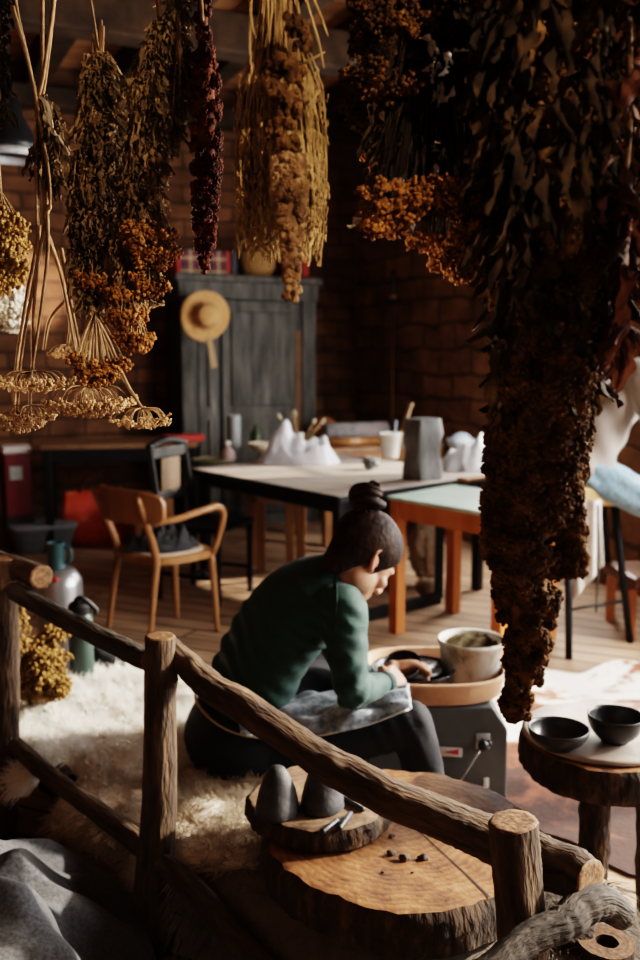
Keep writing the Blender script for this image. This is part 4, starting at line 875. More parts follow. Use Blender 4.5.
for i, (px, lab, mt, h, r) in enumerate(((256, 'dark green bottle behind the cream bowl', grn, .17, .045), (298, 'white jar holding brushes, right of the plastic bag', M('white_jar', [(.45, .45, .43), (.6, .6, .58)], 10, .4), .13, .045))):
    c = on(px, (446, 449)[i], TT); m = MB()
    prof = [(0, 0), (r, 0), (r, h * .65), (r * .4, h * .82), (r * .38, h), (0, h)] if i == 0 else [(0, 0), (r, 0), (r, h), (r * .9, h), (r * .9, .01), (0, .01)]
    lathe(m, c, prof, 30); o = m.build('bottle' if i == 0 else 'brush_jar', mt, origin=c, angle=50); tag(o, lab, 'bottle' if i == 0 else 'jar')
    if i == 1:
        g = np.random.default_rng(3); bwood = M('brush_wood', [(.35, .22, .1), (.5, .34, .18)], 20, .6); bh = M('bristle', [(.5, .42, .3), (.66, .58, .45)], 40, .9)
        for k in range(6):
            d = nrm([g.normal() * .25, g.normal() * .25, 1]); a_ = c + [d[0] * .05, d[1] * .05, .02]; b_ = a_ + d * (.2 + .05 * g.random())
            q = MB(); tube(q, [a_, b_], [.006, .005], 8); br = q.build('brush', bwood, origin=a_); tag(br, 'wooden brush standing bristles up in the white jar on the work table', 'brush', 'brushes in the white jar')
            q = MB(); tube(q, [b_, b_ + d * .02, b_ + d * .055], [.006, .016, .006], 10); q.build('bristles', bh, br)
# plastic bag: crumpled translucent-white film
bagm = M('white_plastic', [(.62, .65, .7), (.8, .82, .86)], 9, .35, .5, 26, trans=.3)
def crumple(c, r, seed, mat, name, label, cat, sharp=.3, sub=5, parts=None):
    v, f = ico(sub); v = v.copy(); d = v / np.linalg.norm(v, axis=1)[:, None]
    g = np.random.default_rng(seed); w = np.ones(len(v))
    for k in range(30): n = nrm(g.normal(size=3)); w -= sharp * .12 * np.abs(((d @ n) * g.uniform(2, 6) + g.uniform(0, 1)) % 1 - .5)
    w += .12 * sn(d, 2.5, seed); v = d * w[:, None] * np.asarray(r); v[:, 2] -= v[:, 2].min() * 1.0
    lowk = v[:, 2] < .12 * r[2]; v[lowk, 2] *= .3
    m = MB().add(v + c, f); return tag(m.build(name, mat, origin=c, smooth=True), label, cat)
def blob(mb, c, r, seed, sharp=.5):
    v, f = ico(4); d = v.copy(); w = np.ones(len(v)); g = np.random.default_rng(seed)
    for k in range(26): n = nrm(g.normal(size=3)); w -= sharp * .1 * np.abs(((d @ n) * g.uniform(2, 5) + g.uniform(0, 1)) % 1 - .5)
    mb.add(d * w[:, None] * np.asarray(r) + c, f)
def filmbag(c, rx_, ry_, peaks, seed, mat, label, ridge=.07):       # crumpled film: sharp folds over a few peaks
    g = np.random.default_rng(seed); n_ = 56; PL = [(nrm([*g.normal(size=2), 0]), g.uniform(5, 14), g.uniform(0, 6)) for _ in range(6)]; vv = []
    for i in range(n_):
        r = i / (n_ - 1)
        for j in range(n_):
            a = 2 * PI * j / n_; R = 1 + .16 * float(sn(np.array([math.cos(a), math.sin(a), 0]), 2.4, seed)); x, y = rx_ * r * R * math.cos(a), ry_ * r * R * math.sin(a)
            p = np.array([x, y, 0]); h = sum(hh * math.exp(-(((x - px) / sx_) ** 2 + ((y - py) / sx_) ** 2)) for px, py, hh, sx_ in peaks) + .05
            rid = sum(abs(((p @ q) * f + o_) % 1 - .5) for q, f, o_ in PL) / 6 - .25
            vv.append(c + [x + rid * .12, y + rid * .06, max(.003, (h + rid * ridge * 30 * (h + .04)) * max(0, 1 - r ** 6))])
    m = MB().add(vv, ringsfaces(n_, n_).tolist() + [list(range((n_ - 1) * n_, n_ * n_))]); return tag(m.build('plastic_bag', mat, origin=c, smooth=False), label, 'bag')
filmbag(on(298, 463, TT), .3, .16, ((-.13, 0, .15, .08), (-.03, .02, .05, .13), (.19, -.02, .09, .09), (.05, 0, .04, .2)), 6, bagm, 'crumpled white plastic bag in the middle of the work table')
# pillar of wrapped grey clay
c = on(422, 479, TT); m = MB(); Rr = rz(.62)
S = [(c + [.0, 0, z], Rr[:, 0], Rr[:, 1], .088 + .005 * math.sin(z * 30), .08 + .006 * math.cos(z * 24)) for z in np.linspace(0.0, .36, 16)]; loft(m, S, 48, power=9)
v = m.v[-1]; v += (sn(v, 26, 5) * .006)[:, None] * [1, 1, .15]
o = m.build('clay_block', M('wrapped_clay', [(.1, .103, .105), (.17, .175, .177), (.36, .37, .38)], 7, .38, .6, 22, stretch=(1, 1, .5)), origin=c, angle=60); tag(o, 'tall upright grey block of plastic-wrapped clay on the work table', 'clay')
for (px, py, r, lab, sd) in ((371, 470, (.105, .075, .075), 'small crumpled grey clay parcel lying left of the tall clay block', 3),):
    crumple(on(px, py, TT), r, sd, clay_g, 'clay_parcel', lab, 'clay', .6, 4)
c = on(390, 458, TT + .0); m = MB(); lathe(m, c, [(0, 0), (.055, 0), (.06, .01), (.075, .17), (.082, .172), (.082, .18), (.07, .178), (.054, .012), (0, .012)], 36); o = m.build('plastic_cup', M('white_tub', [(.55, .53, .48), (.68, .66, .61)], 10, .4), origin=c); tag(o, 'white plastic tub left of the tall clay block', 'tub')
q = MB(); tube(q, [c + [.01, 0, .02], c + [.045, .01, .27]], [.008, .008], 10); tag(q.build('spatula', M('bluegrey_handle', [(.16, .2, .24), (.24, .28, .32)], 20, .5), origin=c + [.01, 0, .02]), 'blue-grey tool handle standing in the white plastic tub', 'tool')
filmbag(on(468, 470, TT), .2, .14, ((-.05, 0, .1, .1), (.08, 0, .12, .07)), 9, M('white_bag_b', [(.4, .42, .44), (.62, .64, .66)], 8, .4, .5, 24), 'crumpled white plastic bag right of the tall clay block')
c = on(461, 452, TT); tag(bowl(c, .11, .1, .05, 'bowl', None, M('blue_white', [(.42, .52, .62), (.6, .67, .73)], 10, .4)), 'blue-white bowl behind the right-hand plastic bag', 'bowl')
ball(MB(), c + [0, 0, .07], (.09, .09, .08), 3).build('contents', M('pale_blue_clay', [(.4, .48, .58), (.5, .58, .66)], 10, .6), bpy.data.objects['bowl.003'] if 'bowl.003' in bpy.data.objects else None)
c = on(493, 462, TT); m = MB(); lathe(m, c, [(0, 0), (.03, 0), (.03, .09), (.015, .12), (.015, .15), (0, .15)], 20); tag(m.build('bottle', M('yellow_cap', [(.5, .42, .22), (.62, .55, .34)], 10, .4), origin=c), 'small pale yellow bottle beside the right-hand plastic bag', 'bottle')
bz2 = .76
c = on(325, 438, bz2); m = MB(); lathe(m, c, [(0, 0), (.07, 0), (.11, .05), (.115, .1), (.08, .155), (.05, .165), (.045, .18), (.03, .18), (.03, .1), (0, .1)], 36); tag(m.build('pot', M('terracotta', [(.26, .1, .045), (.4, .18, .085)], 8, .6), origin=c), 'round terracotta pot on the brown back table', 'pot')
c = on(356, 440, bz2) + [0, 0, .075]; m = MB(); tube(m, [c - [.26, .1, 0], c + [.26, .1, 0]], [.075, .075], 24); tag(m.build('cloth_roll', M('grey_roll', [(.14, .14, .15), (.36, .36, .37), (.46, .36, .36)], 10, .8, .3), origin=c), 'thick grey speckled roll lying on the back table', 'roll')
c = on(357, 446, bz2) + [0, 0, .035]; m = MB(); tube(m, [c - [.26, .1, 0], c + [.2, .08, 0]], [.035, .035], 20); tag(m.build('rolling_pin', honey, origin=c), 'pale wooden rolling pin in front of the grey roll', 'rolling pin')
a_ = on(397, 446, bz2); m = MB(); bar(m, a_, a_ + [.11, .03, .34], .075, .016); tag(m.build('wood_board', M('pale_board', [(.5, .35, .22), (.62, .46, .31)], 10, .7), origin=a_, smooth=False), 'narrow pale board leaning on the back table behind the white tub', 'board')
c = P(500, 472, 5.6); m = MB(); bar(m, [.82, 5.35, TT + .012], [1.05, 5.6, TT + .012], .07, .022); tag(m.build('wood_plank', honey, origin=(.82, 5.35, TT), smooth=False), 'small brown plank on the work table right of the clay block', 'board')
# under the tables
sack = M('beige_sack', [(.2, .14, .09), (.32, .23, .16), (.4, .3, .22)], 7, .9, .4, 40)
for (x, y, r, lab, sd) in ((.42, 5.75, (.17, .14, .22), 'beige filled sack on the floor under the tables, left of the taller one', 4), (.68, 5.85, (.2, .16, .33), 'tall beige filled sack on the floor behind the green table legs', 5), (.66, 5.55, (.13, .1, .1), 'small tan bundle on the floor in front of the tall beige sack', 6)):
    crumple(np.array([x, y, .0]), r, sd, sack, 'sack', lab, 'sack', .5, 4)
# wooden post-leg stool behind the long table
c = P(276, 560, 6.4) * [1, 1, 0]; r = thing('wooden_stool', 'orange-brown wooden stool standing in shadow under the long work table', 'stool', c)
box(MB(), c + [0, 0, .5], (.36, .36, .04), rz(.3), .006).build('seat', honey, r, smooth=False)
for sx in (-1, 1):
    for sy in (-1, 1): bar(MB(), c + rz(.3) @ np.array([sx * .14, sy * .14, 0]), c + rz(.3) @ np.array([sx * .14, sy * .14, .48]), .06, .06).build('leg', honey, r, smooth=False)

# ================================================================ wardrobe by the back wall
grey_w = M('weathered_grey_paint', [(.035, .034, .031), (.085, .083, .076), (.125, .122, .113), (.4, .39, .36)], 5, .75, .25, 40, stretch=(3, 3, .5), lo=.32, hi=.82, detail=8)
dark_w = M('dark_grey_paint', [(.025, .03, .034), (.05, .056, .06)], 5, .75)
rusty_w = M('bare_wood_strip', [(.1, .055, .03), (.2, .115, .065)], 6, .8)
wf = P(180, 278, 7.75); wfl = wf * [1, 1, 0]; wu = np.array([.902, .431, 0]) ; wv = np.array([-.431, .902, 0]); wH = 2.13; wW = 1.22; wD = .46
wd = thing('wardrobe', 'tall weathered grey wardrobe with panelled doors against the back wall', 'wardrobe', wfl + wu * wW / 2 + wv * wD / 2)
def wp(u, v, z): return wfl + wu * u + wv * v + np.array([0, 0, z])
WRt = np.stack([wu, wv, [0, 0, 1]], 1)
def wbox(name, u0, u1, v0, v1, z0, z1, mat, par, bev=.006): return box(MB(), wp((u0 + u1) / 2, (v0 + v1) / 2, (z0 + z1) / 2), (u1 - u0, v1 - v0, z1 - z0), WRt, bev).build(name, mat, par, smooth=False)
wbox('carcass', 0, wW, 0.02, wD, .06, wH - .1, dark_w, wd); wbox('plinth', -.02, wW + .02, -.01, wD, 0, .1, grey_w, wd)
wbox('cornice', -.05, wW + .05, -.05, wD, wH - .06, wH, grey_w, wd, .012); wbox('frieze', -.02, wW + .02, -.02, wD, wH - .2, wH - .06, grey_w, wd)
for (u0, u1) in ((0.0, .13), (wW - .13, wW)): wbox('stile', u0, u1, -.012, .02, .1, wH - .2, grey_w, wd)
for (u0, u1) in ((.14, .32), (.35, wW - .14)):
    d = wbox('door', u0, u1, -.008, .02, .12, wH - .21, grey_w, wd)
    wbox('door_panel', u0 + .075, u1 - .075, -.03, -.004, 1.04, wH - .3, grey_w, d, .02); wbox('door_panel', u0 + .075, u1 - .075, -.03, -.004, .2, .93, grey_w, d, .02)
wbox('bare_strip', wW - .2, wW - .14, -.014, .015, .3, wH - .45, rusty_w, wd)
# straw hat on its front
hc = P(204, 316, 7.55); fn = -wv; straw = M('straw', [(.36, .17, .06), (.5, .27, .11), (.6, .36, .17)], 60, .8, .4, 120)
hat = thing('straw_hat', 'tan straw hat with wide brim and hanging ribbon on the wardrobe front', 'hat', hc)
fx = nrm(np.cross([0, 0, 1.], fn)); HR = np.stack([fx, np.cross(fn, fx), fn], 1)
m = MB(); lathe(m, hc - fn * -.02, [(.07, .115), (.0, .125)][::-1] + [(.085, .1), (.098, .05), (.1, .02), (.12, .005), (.17, .0), (.2, .01), (.2, .004), (.17, -.006), (.11, -.002), (.09, .02), (.08, .09), (0, .11)], 48, HR, wob=.03); m.build('brim_and_crown', straw, hat)
m = MB(); tube(m, [hc + HR @ np.array([0, 0, .05]) + HR @ np.array([.1 * math.cos(x), .1 * math.sin(x), 0]) for x in np.linspace(0, 2 * PI, 30)], .011, 8, caps=False); m.build('hat_band', M('ribbon', [(.22, .13, .07), (.32, .2, .11)], 20, .8), hat)
a_ = hc + fn * .02 + [.03, 0, -.17]; m = MB(); bar(m, a_, a_ + [.04, 0, -.24], .05, .008, up=fn); m.build('ribbon', M('ribbon_tan', [(.3, .19, .1), (.42, .29, .17)], 20, .8), hat, smooth=False)
# tartan-covered boxes and a basket on the wardrobe top
def tartan(name):
    m = bpy.data.materials.new(name); m.use_nodes = True; nt = m.node_tree; N, L = nt.nodes, nt.links; b = N['Principled BSDF']; b.inputs['Roughness'].default_value = .9
    tc = N.new('ShaderNodeTexCoord'); mp = N.new('ShaderNodeMapping'); mp.inputs['Rotation'].default_value = (0, 0, -ANG); L.new(tc.outputs['Object'], mp.inputs[0]); sx = N.new('ShaderNodeSeparateXYZ'); L.new(mp.outputs[0], sx.inputs[0])
    last = None
    for sock, fr, base in (('X', 52, None), ('Z', 60, None)):
        mu = N.new('ShaderNodeMath'); mu.operation = 'MULTIPLY'; mu.inputs[1].default_value = fr; L.new(sx.outputs[sock], mu.inputs[0]); si = N.new('ShaderNodeMath'); si.operation = 'SINE'; L.new(mu.outputs[0], si.inputs[0])
        cr = N.new('ShaderNodeValToRGB'); cr.color_ramp.interpolation = 'CONSTANT'; e = cr.color_ramp.elements
        mm = N.new('ShaderNodeMath'); mm.operation = 'MULTIPLY_ADD'; mm.inputs[1].default_value = .5; mm.inputs[2].default_value = .5; L.new(si.outputs[0], mm.inputs[0]); L.new(mm.outputs[0], cr.inputs[0])
        e[0].color = (.03, .035, .06, 1); e[1].position = .35; e[1].color = (.35, .03, .03, 1); x = e.new(.7); x.color = (.04, .06, .05, 1); x = e.new(.93); x.color = (.6, .5, .3, 1)
        last = cr.outputs[0] if last is None else last
        if last is not cr.outputs[0]:
            mx = N.new('ShaderNodeMix'); mx.data_type = 'RGBA'; mx.inputs[0].default_value = .5; L.new(last, mx.inputs[6]); L.new(cr.outputs[0], mx.inputs[7]); last = mx.outputs[2]
    L.new(last, b.inputs['Base Color']); return m
tm = tartan('tartan_check'); red_b = M('red_cover', [(.3, .025, .02), (.42, .045, .035)], 10, .7); dkb = M('dark_cover', [(.03, .03, .04), (.06, .06, .07)], 10, .7)
c = wp(.2, .16, wH); tb_ = thing('storage_box', 'tartan-checked box with red ends on top of the wardrobe', 'box', c)
box(MB(), wp(.22, .18, wH + .1), (.4, .26, .2), WRt, .004).build('box_body', tm, tb_, smooth=False); box(MB(), wp(.005, .18, wH + .1), (.03, .27, .205), WRt, .004).build('box_end', red_b, tb_, smooth=False); box(MB(), wp(.435, .18, wH + .1), (.03, .27, .205), WRt, .004).build('box_end', red_b, tb_, smooth=False)
for i, (u, w_, h, mt, lab) in enumerate(((.49, .05, .2, dkb, 'dark-covered book standing next to the tartan box on the wardrobe'), (1.0, .05, .2, red_b, 'red book standing on the wardrobe, right of the basket'), (1.07, .05, .2, dkb, 'dark book between two red books on the wardrobe top'), (1.15, .06, .21, red_b, 'red book at the right end of the wardrobe top'))):
    m = MB(); c = wp(u, .15, wH + h / 2); box(m, c, (w_, .2, h), WRt, .004); bk_ = m.build('book', mt, origin=wp(u, .15, wH), smooth=False); tag(bk_, lab, 'book'); box(MB(), c + wv * -.0 + [0, 0, .002], (w_ * .7, .19, h), WRt, .001).build('pages', M('pages', [(.5, .44, .34), (.6, .54, .44)], 50, .9), bk_, smooth=False)
bkt = M('wicker', [(.2, .1, .03), (.34, .19, .07), (.45, .28, .12)], 40, .8, .8, 60, stretch=(1, 1, 3)); c = wp(.75, .2, wH)
kt = thing('basket', 'golden wicker basket lying between the books on the wardrobe', 'basket', c); m = MB(); lathe(m, c, [(0, 0), (.12, 0), (.16, .08), (.18, .2), (.19, .21), (.17, .2), (.15, .08), (.11, .015), (0, .015)], 48); m.build('basket_body', bkt, kt)
tube(MB(), [c + wu * (.175 * math.cos(x)) + [0, 0, .2 + .15 * math.sin(x)] for x in np.linspace(0, PI, 20)], .012, 8).build('handle', bkt, kt)
# wall candle holder on the stone wall
c = P(393, 303, 7.95); iron = M('black_iron', [(.012, .011, .01), (.03, .027, .024)], 20, .5, metal=.6); brass = M('brass', [(.4, .25, .1), (.55, .36, .16)], 20, .3, metal=.9)
tch = thing('candle_stand', 'tall thin iron candle stand with small brass cup by the stone wall', 'candle stand', c * [1, 1, 0])
b_ = c * [1, 1, 0]; tube(MB(), [b_ + [0, 0, .02], c], [.014, .011], 10).build('rod', M('rusty_rod', [(.07, .035, .015), (.13, .07, .03)], 20, .6, metal=.5), tch)
lathe(MB(), b_, [(0, 0), (.1, 0), (.1, .015), (.03, .035), (0, .035)], 30).build('base', iron, tch); lathe(MB(), c, [(0, 0), (.05, 0), (.09, .02), (.09, .03), (.02, .025), (0, .02)], 30).build('drip_pan', iron, tch)
lathe(MB(), c + [0, 0, .02], [(.03, 0), (.034, .05), (.026, .05), (0, .03)], 20).build('cup', brass, tch); tube(MB(), [c + [0, 0, .05], c + [0, 0, .27]], [.02, .018], 14).build('candle', M('dark_candle', [(.02, .014, .01), (.05, .035, .025)], 20, .6), tch)

# ================================================================ left side: floor things
redm = M('red_metal', [(.08, .006, .008), (.13, .011, .013)], 8, .5)
c = P(18, 512, 7.05); c[2] = .27; rb = thing('metal_cabinet', 'dark red box cabinet with a small pale notice, left of the desk', 'cabinet', c)
R_ = rz(.42); box(MB(), c + [0, 0, .24], (.2, .35, .46), R_, .008).build('cabinet_body', redm, rb, smooth=False); box(MB(), c + R_ @ np.array([-.02, -.178, .33]), (.09, .006, .1), R_, .001).build('notice', M('notice_grey', [(.22, .22, .22), (.36, .36, .35)], 60, .6), rb, smooth=False); box(MB(), c + R_ @ np.array([.0, 0, -.13]), (.2, .33, .28), R_, .002).build('plinth', dark_wood, rb, smooth=False)
box(MB(), c + R_ @ np.array([.02, 0, .495]), (.36, .26, .05), R_, .004); m = MB(); box(m, c + R_ @ np.array([.0, -.02, .497]), (.2, .24, .05), R_, .004); tag(m.build('paper_stack', M('paper', [(.55, .48, .45), (.7, .64, .62)], 60, .9), origin=c + [0, 0, .472], smooth=False), 'stack of pale papers lying on the dark red cabinet', 'paper')
c = P(42, 536, 7.0); c[2] = 0; sb = thing('storage_bin', 'grey translucent plastic storage bin on the floor under the desk', 'bin', c); binm = M('grey_plastic', [(.06, .07, .08), (.11, .12, .13)], 8, .35)
loft(m := MB(), [(c + [0, 0, z], R_[:, 0], R_[:, 1], a_, b_) for z, a_, b_ in ((.0, .2, .15), (.18, .24, .18))], 32, power=5); m.build('tub', binm, sb, angle=40); loft(m := MB(), [(c + [0, 0, z], R_[:, 0], R_[:, 1], a_, b_) for z, a_, b_ in ((.18, .255, .19), (.205, .255, .19), (.215, .23, .17))], 32, power=5); m.build('lid', M('lid_plastic', [(.13, .15, .17), (.2, .22, .24)], 8, .35), sb, angle=40)
redbag = M('red_patterned_bag', [(.5, .05, .025), (.62, .09, .04), (.75, .5, .3)], 9, .5, .3, 20, lo=.3, hi=.85)
c = P(96, 536, 7.25); c[2] = 0; tg_ = thing('shopping_bag', 'bright orange-red patterned shopping bag on the floor under the desk', 'bag', c); m = MB()
loft(m, [(c + [0, 0, z], R_[:, 0], R_[:, 1], a_, b_) for z, a_, b_ in ((0, .24, .1), (.15, .26, .12), (.32, .25, .07), (.42, .22, .02))], 48, power=3.2); v = m.v[-1]; v += (sn(v, 14, 4) * .012)[:, None] * [1, 1, .3]; m.build('bag_body', redbag, tg_)
for s in (-1, 1): tube(MB(), [c + R_ @ np.array([.12 * math.cos(x), s * .02, .4 + .14 * math.sin(x)]) for x in np.linspace(0, PI, 18)], .01, 8).build('handle', redm, tg_)
for (px, py, d, s, mt, lab, nm) in ((183, 436, 7.2, (.3, .16, .05), red_b, 'flat red book lying on the desk top', 'book'), (150, 520, 7.1, (.3, .3, .42), honey, 'brown wooden crate standing under the right end of the desk', 'crate')):
    c = P(px, py, d); zb_ = .81 if nm == 'book' else 0.; c[2] = zb_; m = MB(); box(m, c + [0, 0, s[2] / 2], s, R_, .006); tag(m.build(nm, mt, origin=c, smooth=False), lab, nm)
galv = M('brushed_steel', [(.2, .21, .22), (.3, .31, .32), (.4, .41, .42)], 12, .32, .05, 40, metal=.75, stretch=(1, 1, .15))
c = np.array([-1.2, 4.2, 0]); c[0] = P(60, 600, 4.2)[0]; mk = thing('steel_canister', 'shiny steel milk can on the floor behind the railing, left side', 'can', c)
m = MB(); lathe(m, c, [(0, 0), (.1, 0), (.105, .01), (.105, .42), (.1, .45), (.075, .49), (.06, .5), (0, .5)], 48); m.build('can_body', galv, mk, angle=40); ball(MB(), c + [.01, -.09, .465], (.014, .01, .014), 2).build('red_mark', red_b, mk)
tealm = M('teal_enamel', [(.025, .06, .07), (.045, .095, .105)], 8, .35); cu = P(49, 563, 4.15); cu[2] = .5; cu[0] += .02; cu[1] = 4.2
q = MB(); lathe(q, cu, [(0, 0), (.038, 0), (.041, .005), (.041, .118), (.043, .12), (.038, .12), (.037, .01), (0, .01)], 36); mg = q.build('mug', tealm, origin=cu, angle=50); tag(mg, 'dark teal enamel mug standing on top of the steel milk can', 'mug')
tube(MB(), [cu + [.04, -.01, .1], cu + [.07, -.015, .09], cu + [.07, -.015, .04], cu + [.04, -.01, .025]], .006, 10, 14).build('handle', tealm, mg)
c = P(82, 668, 3.35); c[2] = BZ + .065; q = thing('flask', 'dark green cylindrical flask with black cap standing on the white sheepskin', 'flask', c); m = MB(); lathe(m, c, [(0, 0), (.042, 0), (.045, .005), (.045, .25), (.04, .262), (0, .262)], 40); m.build('flask_body', M('dull_green', [(.022, .038, .032), (.036, .058, .05)], 6, .4), q, angle=40)
m = MB(); lathe(m, c + [0, 0, .26], [(0, 0), (.042, 0), (.043, .03), (.03, .045), (0, .045)], 32); m.build('cap', blackp, q, angle=40); m = MB(); tube(m, [c + [-.03, 0, .29], c + [.01, -.02, .325], c + [.055, 0, .28], c + [.06, 0, .26]], .009, 8, 14); m.build('cap_loop', blackp, q)
c = P(113, 673, 3.5); c[2] = BZ + .06; m = MB(); loft(m, dens([(c + [-.1, .02, .03], np.array([.2, 1, 0]), np.array([0, 0, 1.]), .025, .03), (c + [-.05, .01, .045], np.array([.2, 1, 0]), np.array([0, 0, 1.]), .04, .045), (c + [.03, 0, .03], np.array([.2, 1, 0]), np.array([0, 0, 1.]), .042, .03), (c + [.11, -.02, .02], np.array([.2, 1, 0]), np.array([0, 0, 1.]), .03, .018)], 16), 20)
tag(m.build('shoe', blk_cloth, origin=c), 'black shoe lying on the sheepskin right of the green flask', 'shoe')
# grey cloth sack, lower left corner
gs = clothmat('grey_canvas', [(.035, .037, .041), (.06, .062, .068), (.09, .093, .1)], 120, .35, (5, 5, 5)); n_ = 110; vv = []; cs_ = np.array([-.83, 1.98, 0])
g = np.random.default_rng(5); PL = [(nrm([*g.normal(size=2), 0]), g.uniform(3.0, 6.5), g.uniform(0, 6)) for _ in range(7)]
for i in range(n_):
    for j in range(n_):
        u, w = i / (n_ - 1) * 2 - 1, j / (n_ - 1) * 2 - 1; x, y = u * .4, w * .42; rr = (abs(u) ** 3.5 + abs(w) ** 3.5) ** (1 / 3.5)
        rid = sum(abs(((np.array([x, y, 0]) @ n) * f + p) % 1 - .5) for n, f, p in PL) / len(PL)
        h = .33 * (1 - .25 * (x + .1) ** 2 * 8 - .35 * w) * max(0, 1 - rr ** 5) ** .5; z = max(.004, h + (rid - .25) * .34 * min(1, h * 5)); vv.append(cs_ + [x + .05 * float(sn(np.array([x, y, z]), 6, 2)), y + .03 * float(sn(np.array([x, y, z]), 6, 3)), z])
vv = np.array(vv); m = MB().add(vv, ringsfaces(n_, n_, closed=False)); o = m.build('cloth_sack', gs, origin=cs_); mo = o.modifiers.new('s', 'SMOOTH'); mo.iterations = 3
tag(o, 'crumpled dark grey canvas cloth heaped on the floor in the lower left corner', 'cloth')
# pendant lamp upper left
c = P(12, 152, 5.6); lp = thing('pendant_lamp', 'dark enamel pendant lamp with pale rim hanging at the upper left', 'lamp', c); m = MB(); lathe(m, c, [(.02, .3), (.05, .29), (.07, .2), (.15, .06), (.18, 0), (.172, 0), (.14, .06), (.05, .2), (.0, .22)], 40); m.build('shade', M('lamp_black', [(.01, .011, .012), (.02, .021, .023)], 8, .35), lp)
m = MB(); lathe(m, c + [0, 0, -.035], [(.178, .04), (.18, .0), (.17, -.004), (.16, 0), (.168, .04)], 40); m.build('shade_rim', M('pale_rim', [(.5, .52, .54), (.66, .68, .7)], 10, .3), lp); tube(MB(), [c + [0, 0, .29], [c[0], c[1], CEIL]], [.006, .006], 8).build('cord', blackp, lp)

# ================================================================ stool and sitter at the right
sc = np.array([1.42, 4.82, 0]); st = thing('work_stool', 'tall stool with tan wooden seat and splayed black metal legs', 'stool', sc); tanw = M('tan_seat', [(.42, .25, .1), (.56, .36, .17), (.64, .44, .23)], 5, .5, .1, 30)
box(MB(), sc + [-.06, 0, .76], (.36, .34, .1), rz(.1), .02).build('seat', tanw, st, smooth=False)
for (a_, b_) in (((1.30, 4.98), (1.25, 5.0)), ((1.26, 4.68), (1.215, 4.40)), ((1.50, 4.7), (1.6, 4.66)), ((1.52, 4.98), (1.66, 5.16))): tube(MB(), [(*b_, 0), (*a_, .73)], [.018, .02], 12).build('leg', blackp, st)
tube(MB(), [(1.245, 4.5, .22), (1.575, 4.67, .22)], [.008, .008], 8).build('rung', blackp, st)
cl = P(585, 515, 4.55); m = MB(); n_ = 26; vv = []
for i in range(n_):
    for j in range(n_):
        u, w = i / (n_ - 1), j / (n_ - 1); vv.append(P(566 + 36 * u + 6 * w * (1 - u), 500 + (100 - 35 * u) * w, 4.58) + [0, .012 * math.sin(u * 14 + 2 * w) - .02 * w, 0])
m.add(vv, ringsfaces(n_, n_, closed=False)); o = m.build('cloth', M('white_linen', [(.5, .46, .42), (.66, .62, .58)], 30, .9), origin=cl); mo = o.modifiers.new('t', 'SOLIDIFY'); mo.thickness = .004; tag(o, 'white cloth hanging from the front edge of the tall stool seat', 'cloth')
m = MB(); tube(m, [P(598, 505, 4.5), P(598, 560, 4.5), P(596, 612, 4.5)], [.007, .008, .004], 8, 12); tag(m.build('strap', M('dark_strap', [(.02, .015, .012), (.05, .04, .03)], 30, .7), origin=P(598, 505, 4.5)), 'thin dark strap with pale tip hanging beside the white cloth on the stool', 'strap')
p2 = thing('person', 'person in loose cream top and light blue jeans seated on the tall stool, right', 'person', (1.42, 4.85, .81))
H2 = Head((1.86, 4.8, 1.56), (.85, -.2, -.5), (.45, 0, .9), .98); F2, R2 = nrm([.96, -.28, 0]), nrm([-.28, -.96, 0])
pel2 = np.array([1.37, 4.85, .87]); b = MB(); head_mesh(b, H2); neck = np.array([1.73, 4.82, 1.45])
sp2 = [(.82, .15, .11, .0), (.92, .155, .125, .01), (1.05, .145, .125, .06), (1.2, .16, .13, .14), (1.32, .175, .12, .24), (1.4, .15, .095, .31), (1.45, .07, .06, .36)]
def S2(g, i0, i1): return dens([(np.array([pel2[0] + dx, 4.85, z]), R2, F2, a_ + g, b_ + g) for z, a_, b_, dx in sp2[i0:i1]], 24)
loft(b, S2(-.015, 0, 7), 28); capsule(b, [neck - [0, 0, .04], H2.w((0, -.02, -.03))], [.055, .052], 16)
arms = []
for s in (1, -1):
    sh = np.array([1.64, 4.84, 1.36]) + R2 * s * .17; el = sh + F2 * .12 + R2 * s * .05 + [0, 0, -.24]; wr = el + F2 * .23 - R2 * s * .08 + [0, 0, -.03]; arms.append((sh, el, wr))
    capsule(b, [sh, el], [.048, .038], 16); capsule(b, [el, wr], [.038, .026], 16); hand(b, wr, F2, [0, 0, -1.], -R2 * s, .95, .5)
legs = []
for s in (1, -1):
    h_ = pel2 + R2 * s * .09; k_ = h_ + F2 * .42 + R2 * s * .03 + [0, 0, -.17]; a_ = k_ + F2 * (.02) + [0, 0, -.42]; legs.append((h_, k_, a_)); capsule(b, [h_, k_], [.072, .05], 16); capsule(b, [k_, a_], [.05, .034], 16)
me = remesh(b, .006, 3); v, _ = mesh_np(me); a_ = me.attributes.new('lc', 'FLOAT_VECTOR', 'POINT'); a_.data.foreach_set('vector', head_paint(v, H2).ravel()); link('body', me, skin_w, p2)
t = MB(); loft(t, S2(.035, 0, 7), 32)
for sh, el, wr in arms: capsule(t, [sh, el], [.085, .09], 18); capsule(t, [el, el * .4 + wr * .6], [.066, .06], 18)
me = remesh(t, .009, 4); wrinkle(me, lambda v: .008 * np.sin(v @ nrm([1, .2, .45]) * 45 + 1.2 * sn(v, 5, 4))); link('top', me, clothmat('cream_linen', [(.26, .225, .2), (.34, .3, .27)], 200, .3, (9, 9, 5)), p2)
t = MB(); loft(t, S2(.015, 0, 2), 28)
for h_, k_, a_ in legs: capsule(t, [h_, h_ * .5 + k_ * .5, k_], [.1, .092, .078], 20); capsule(t, [k_, a_], [.078, .06], 20)
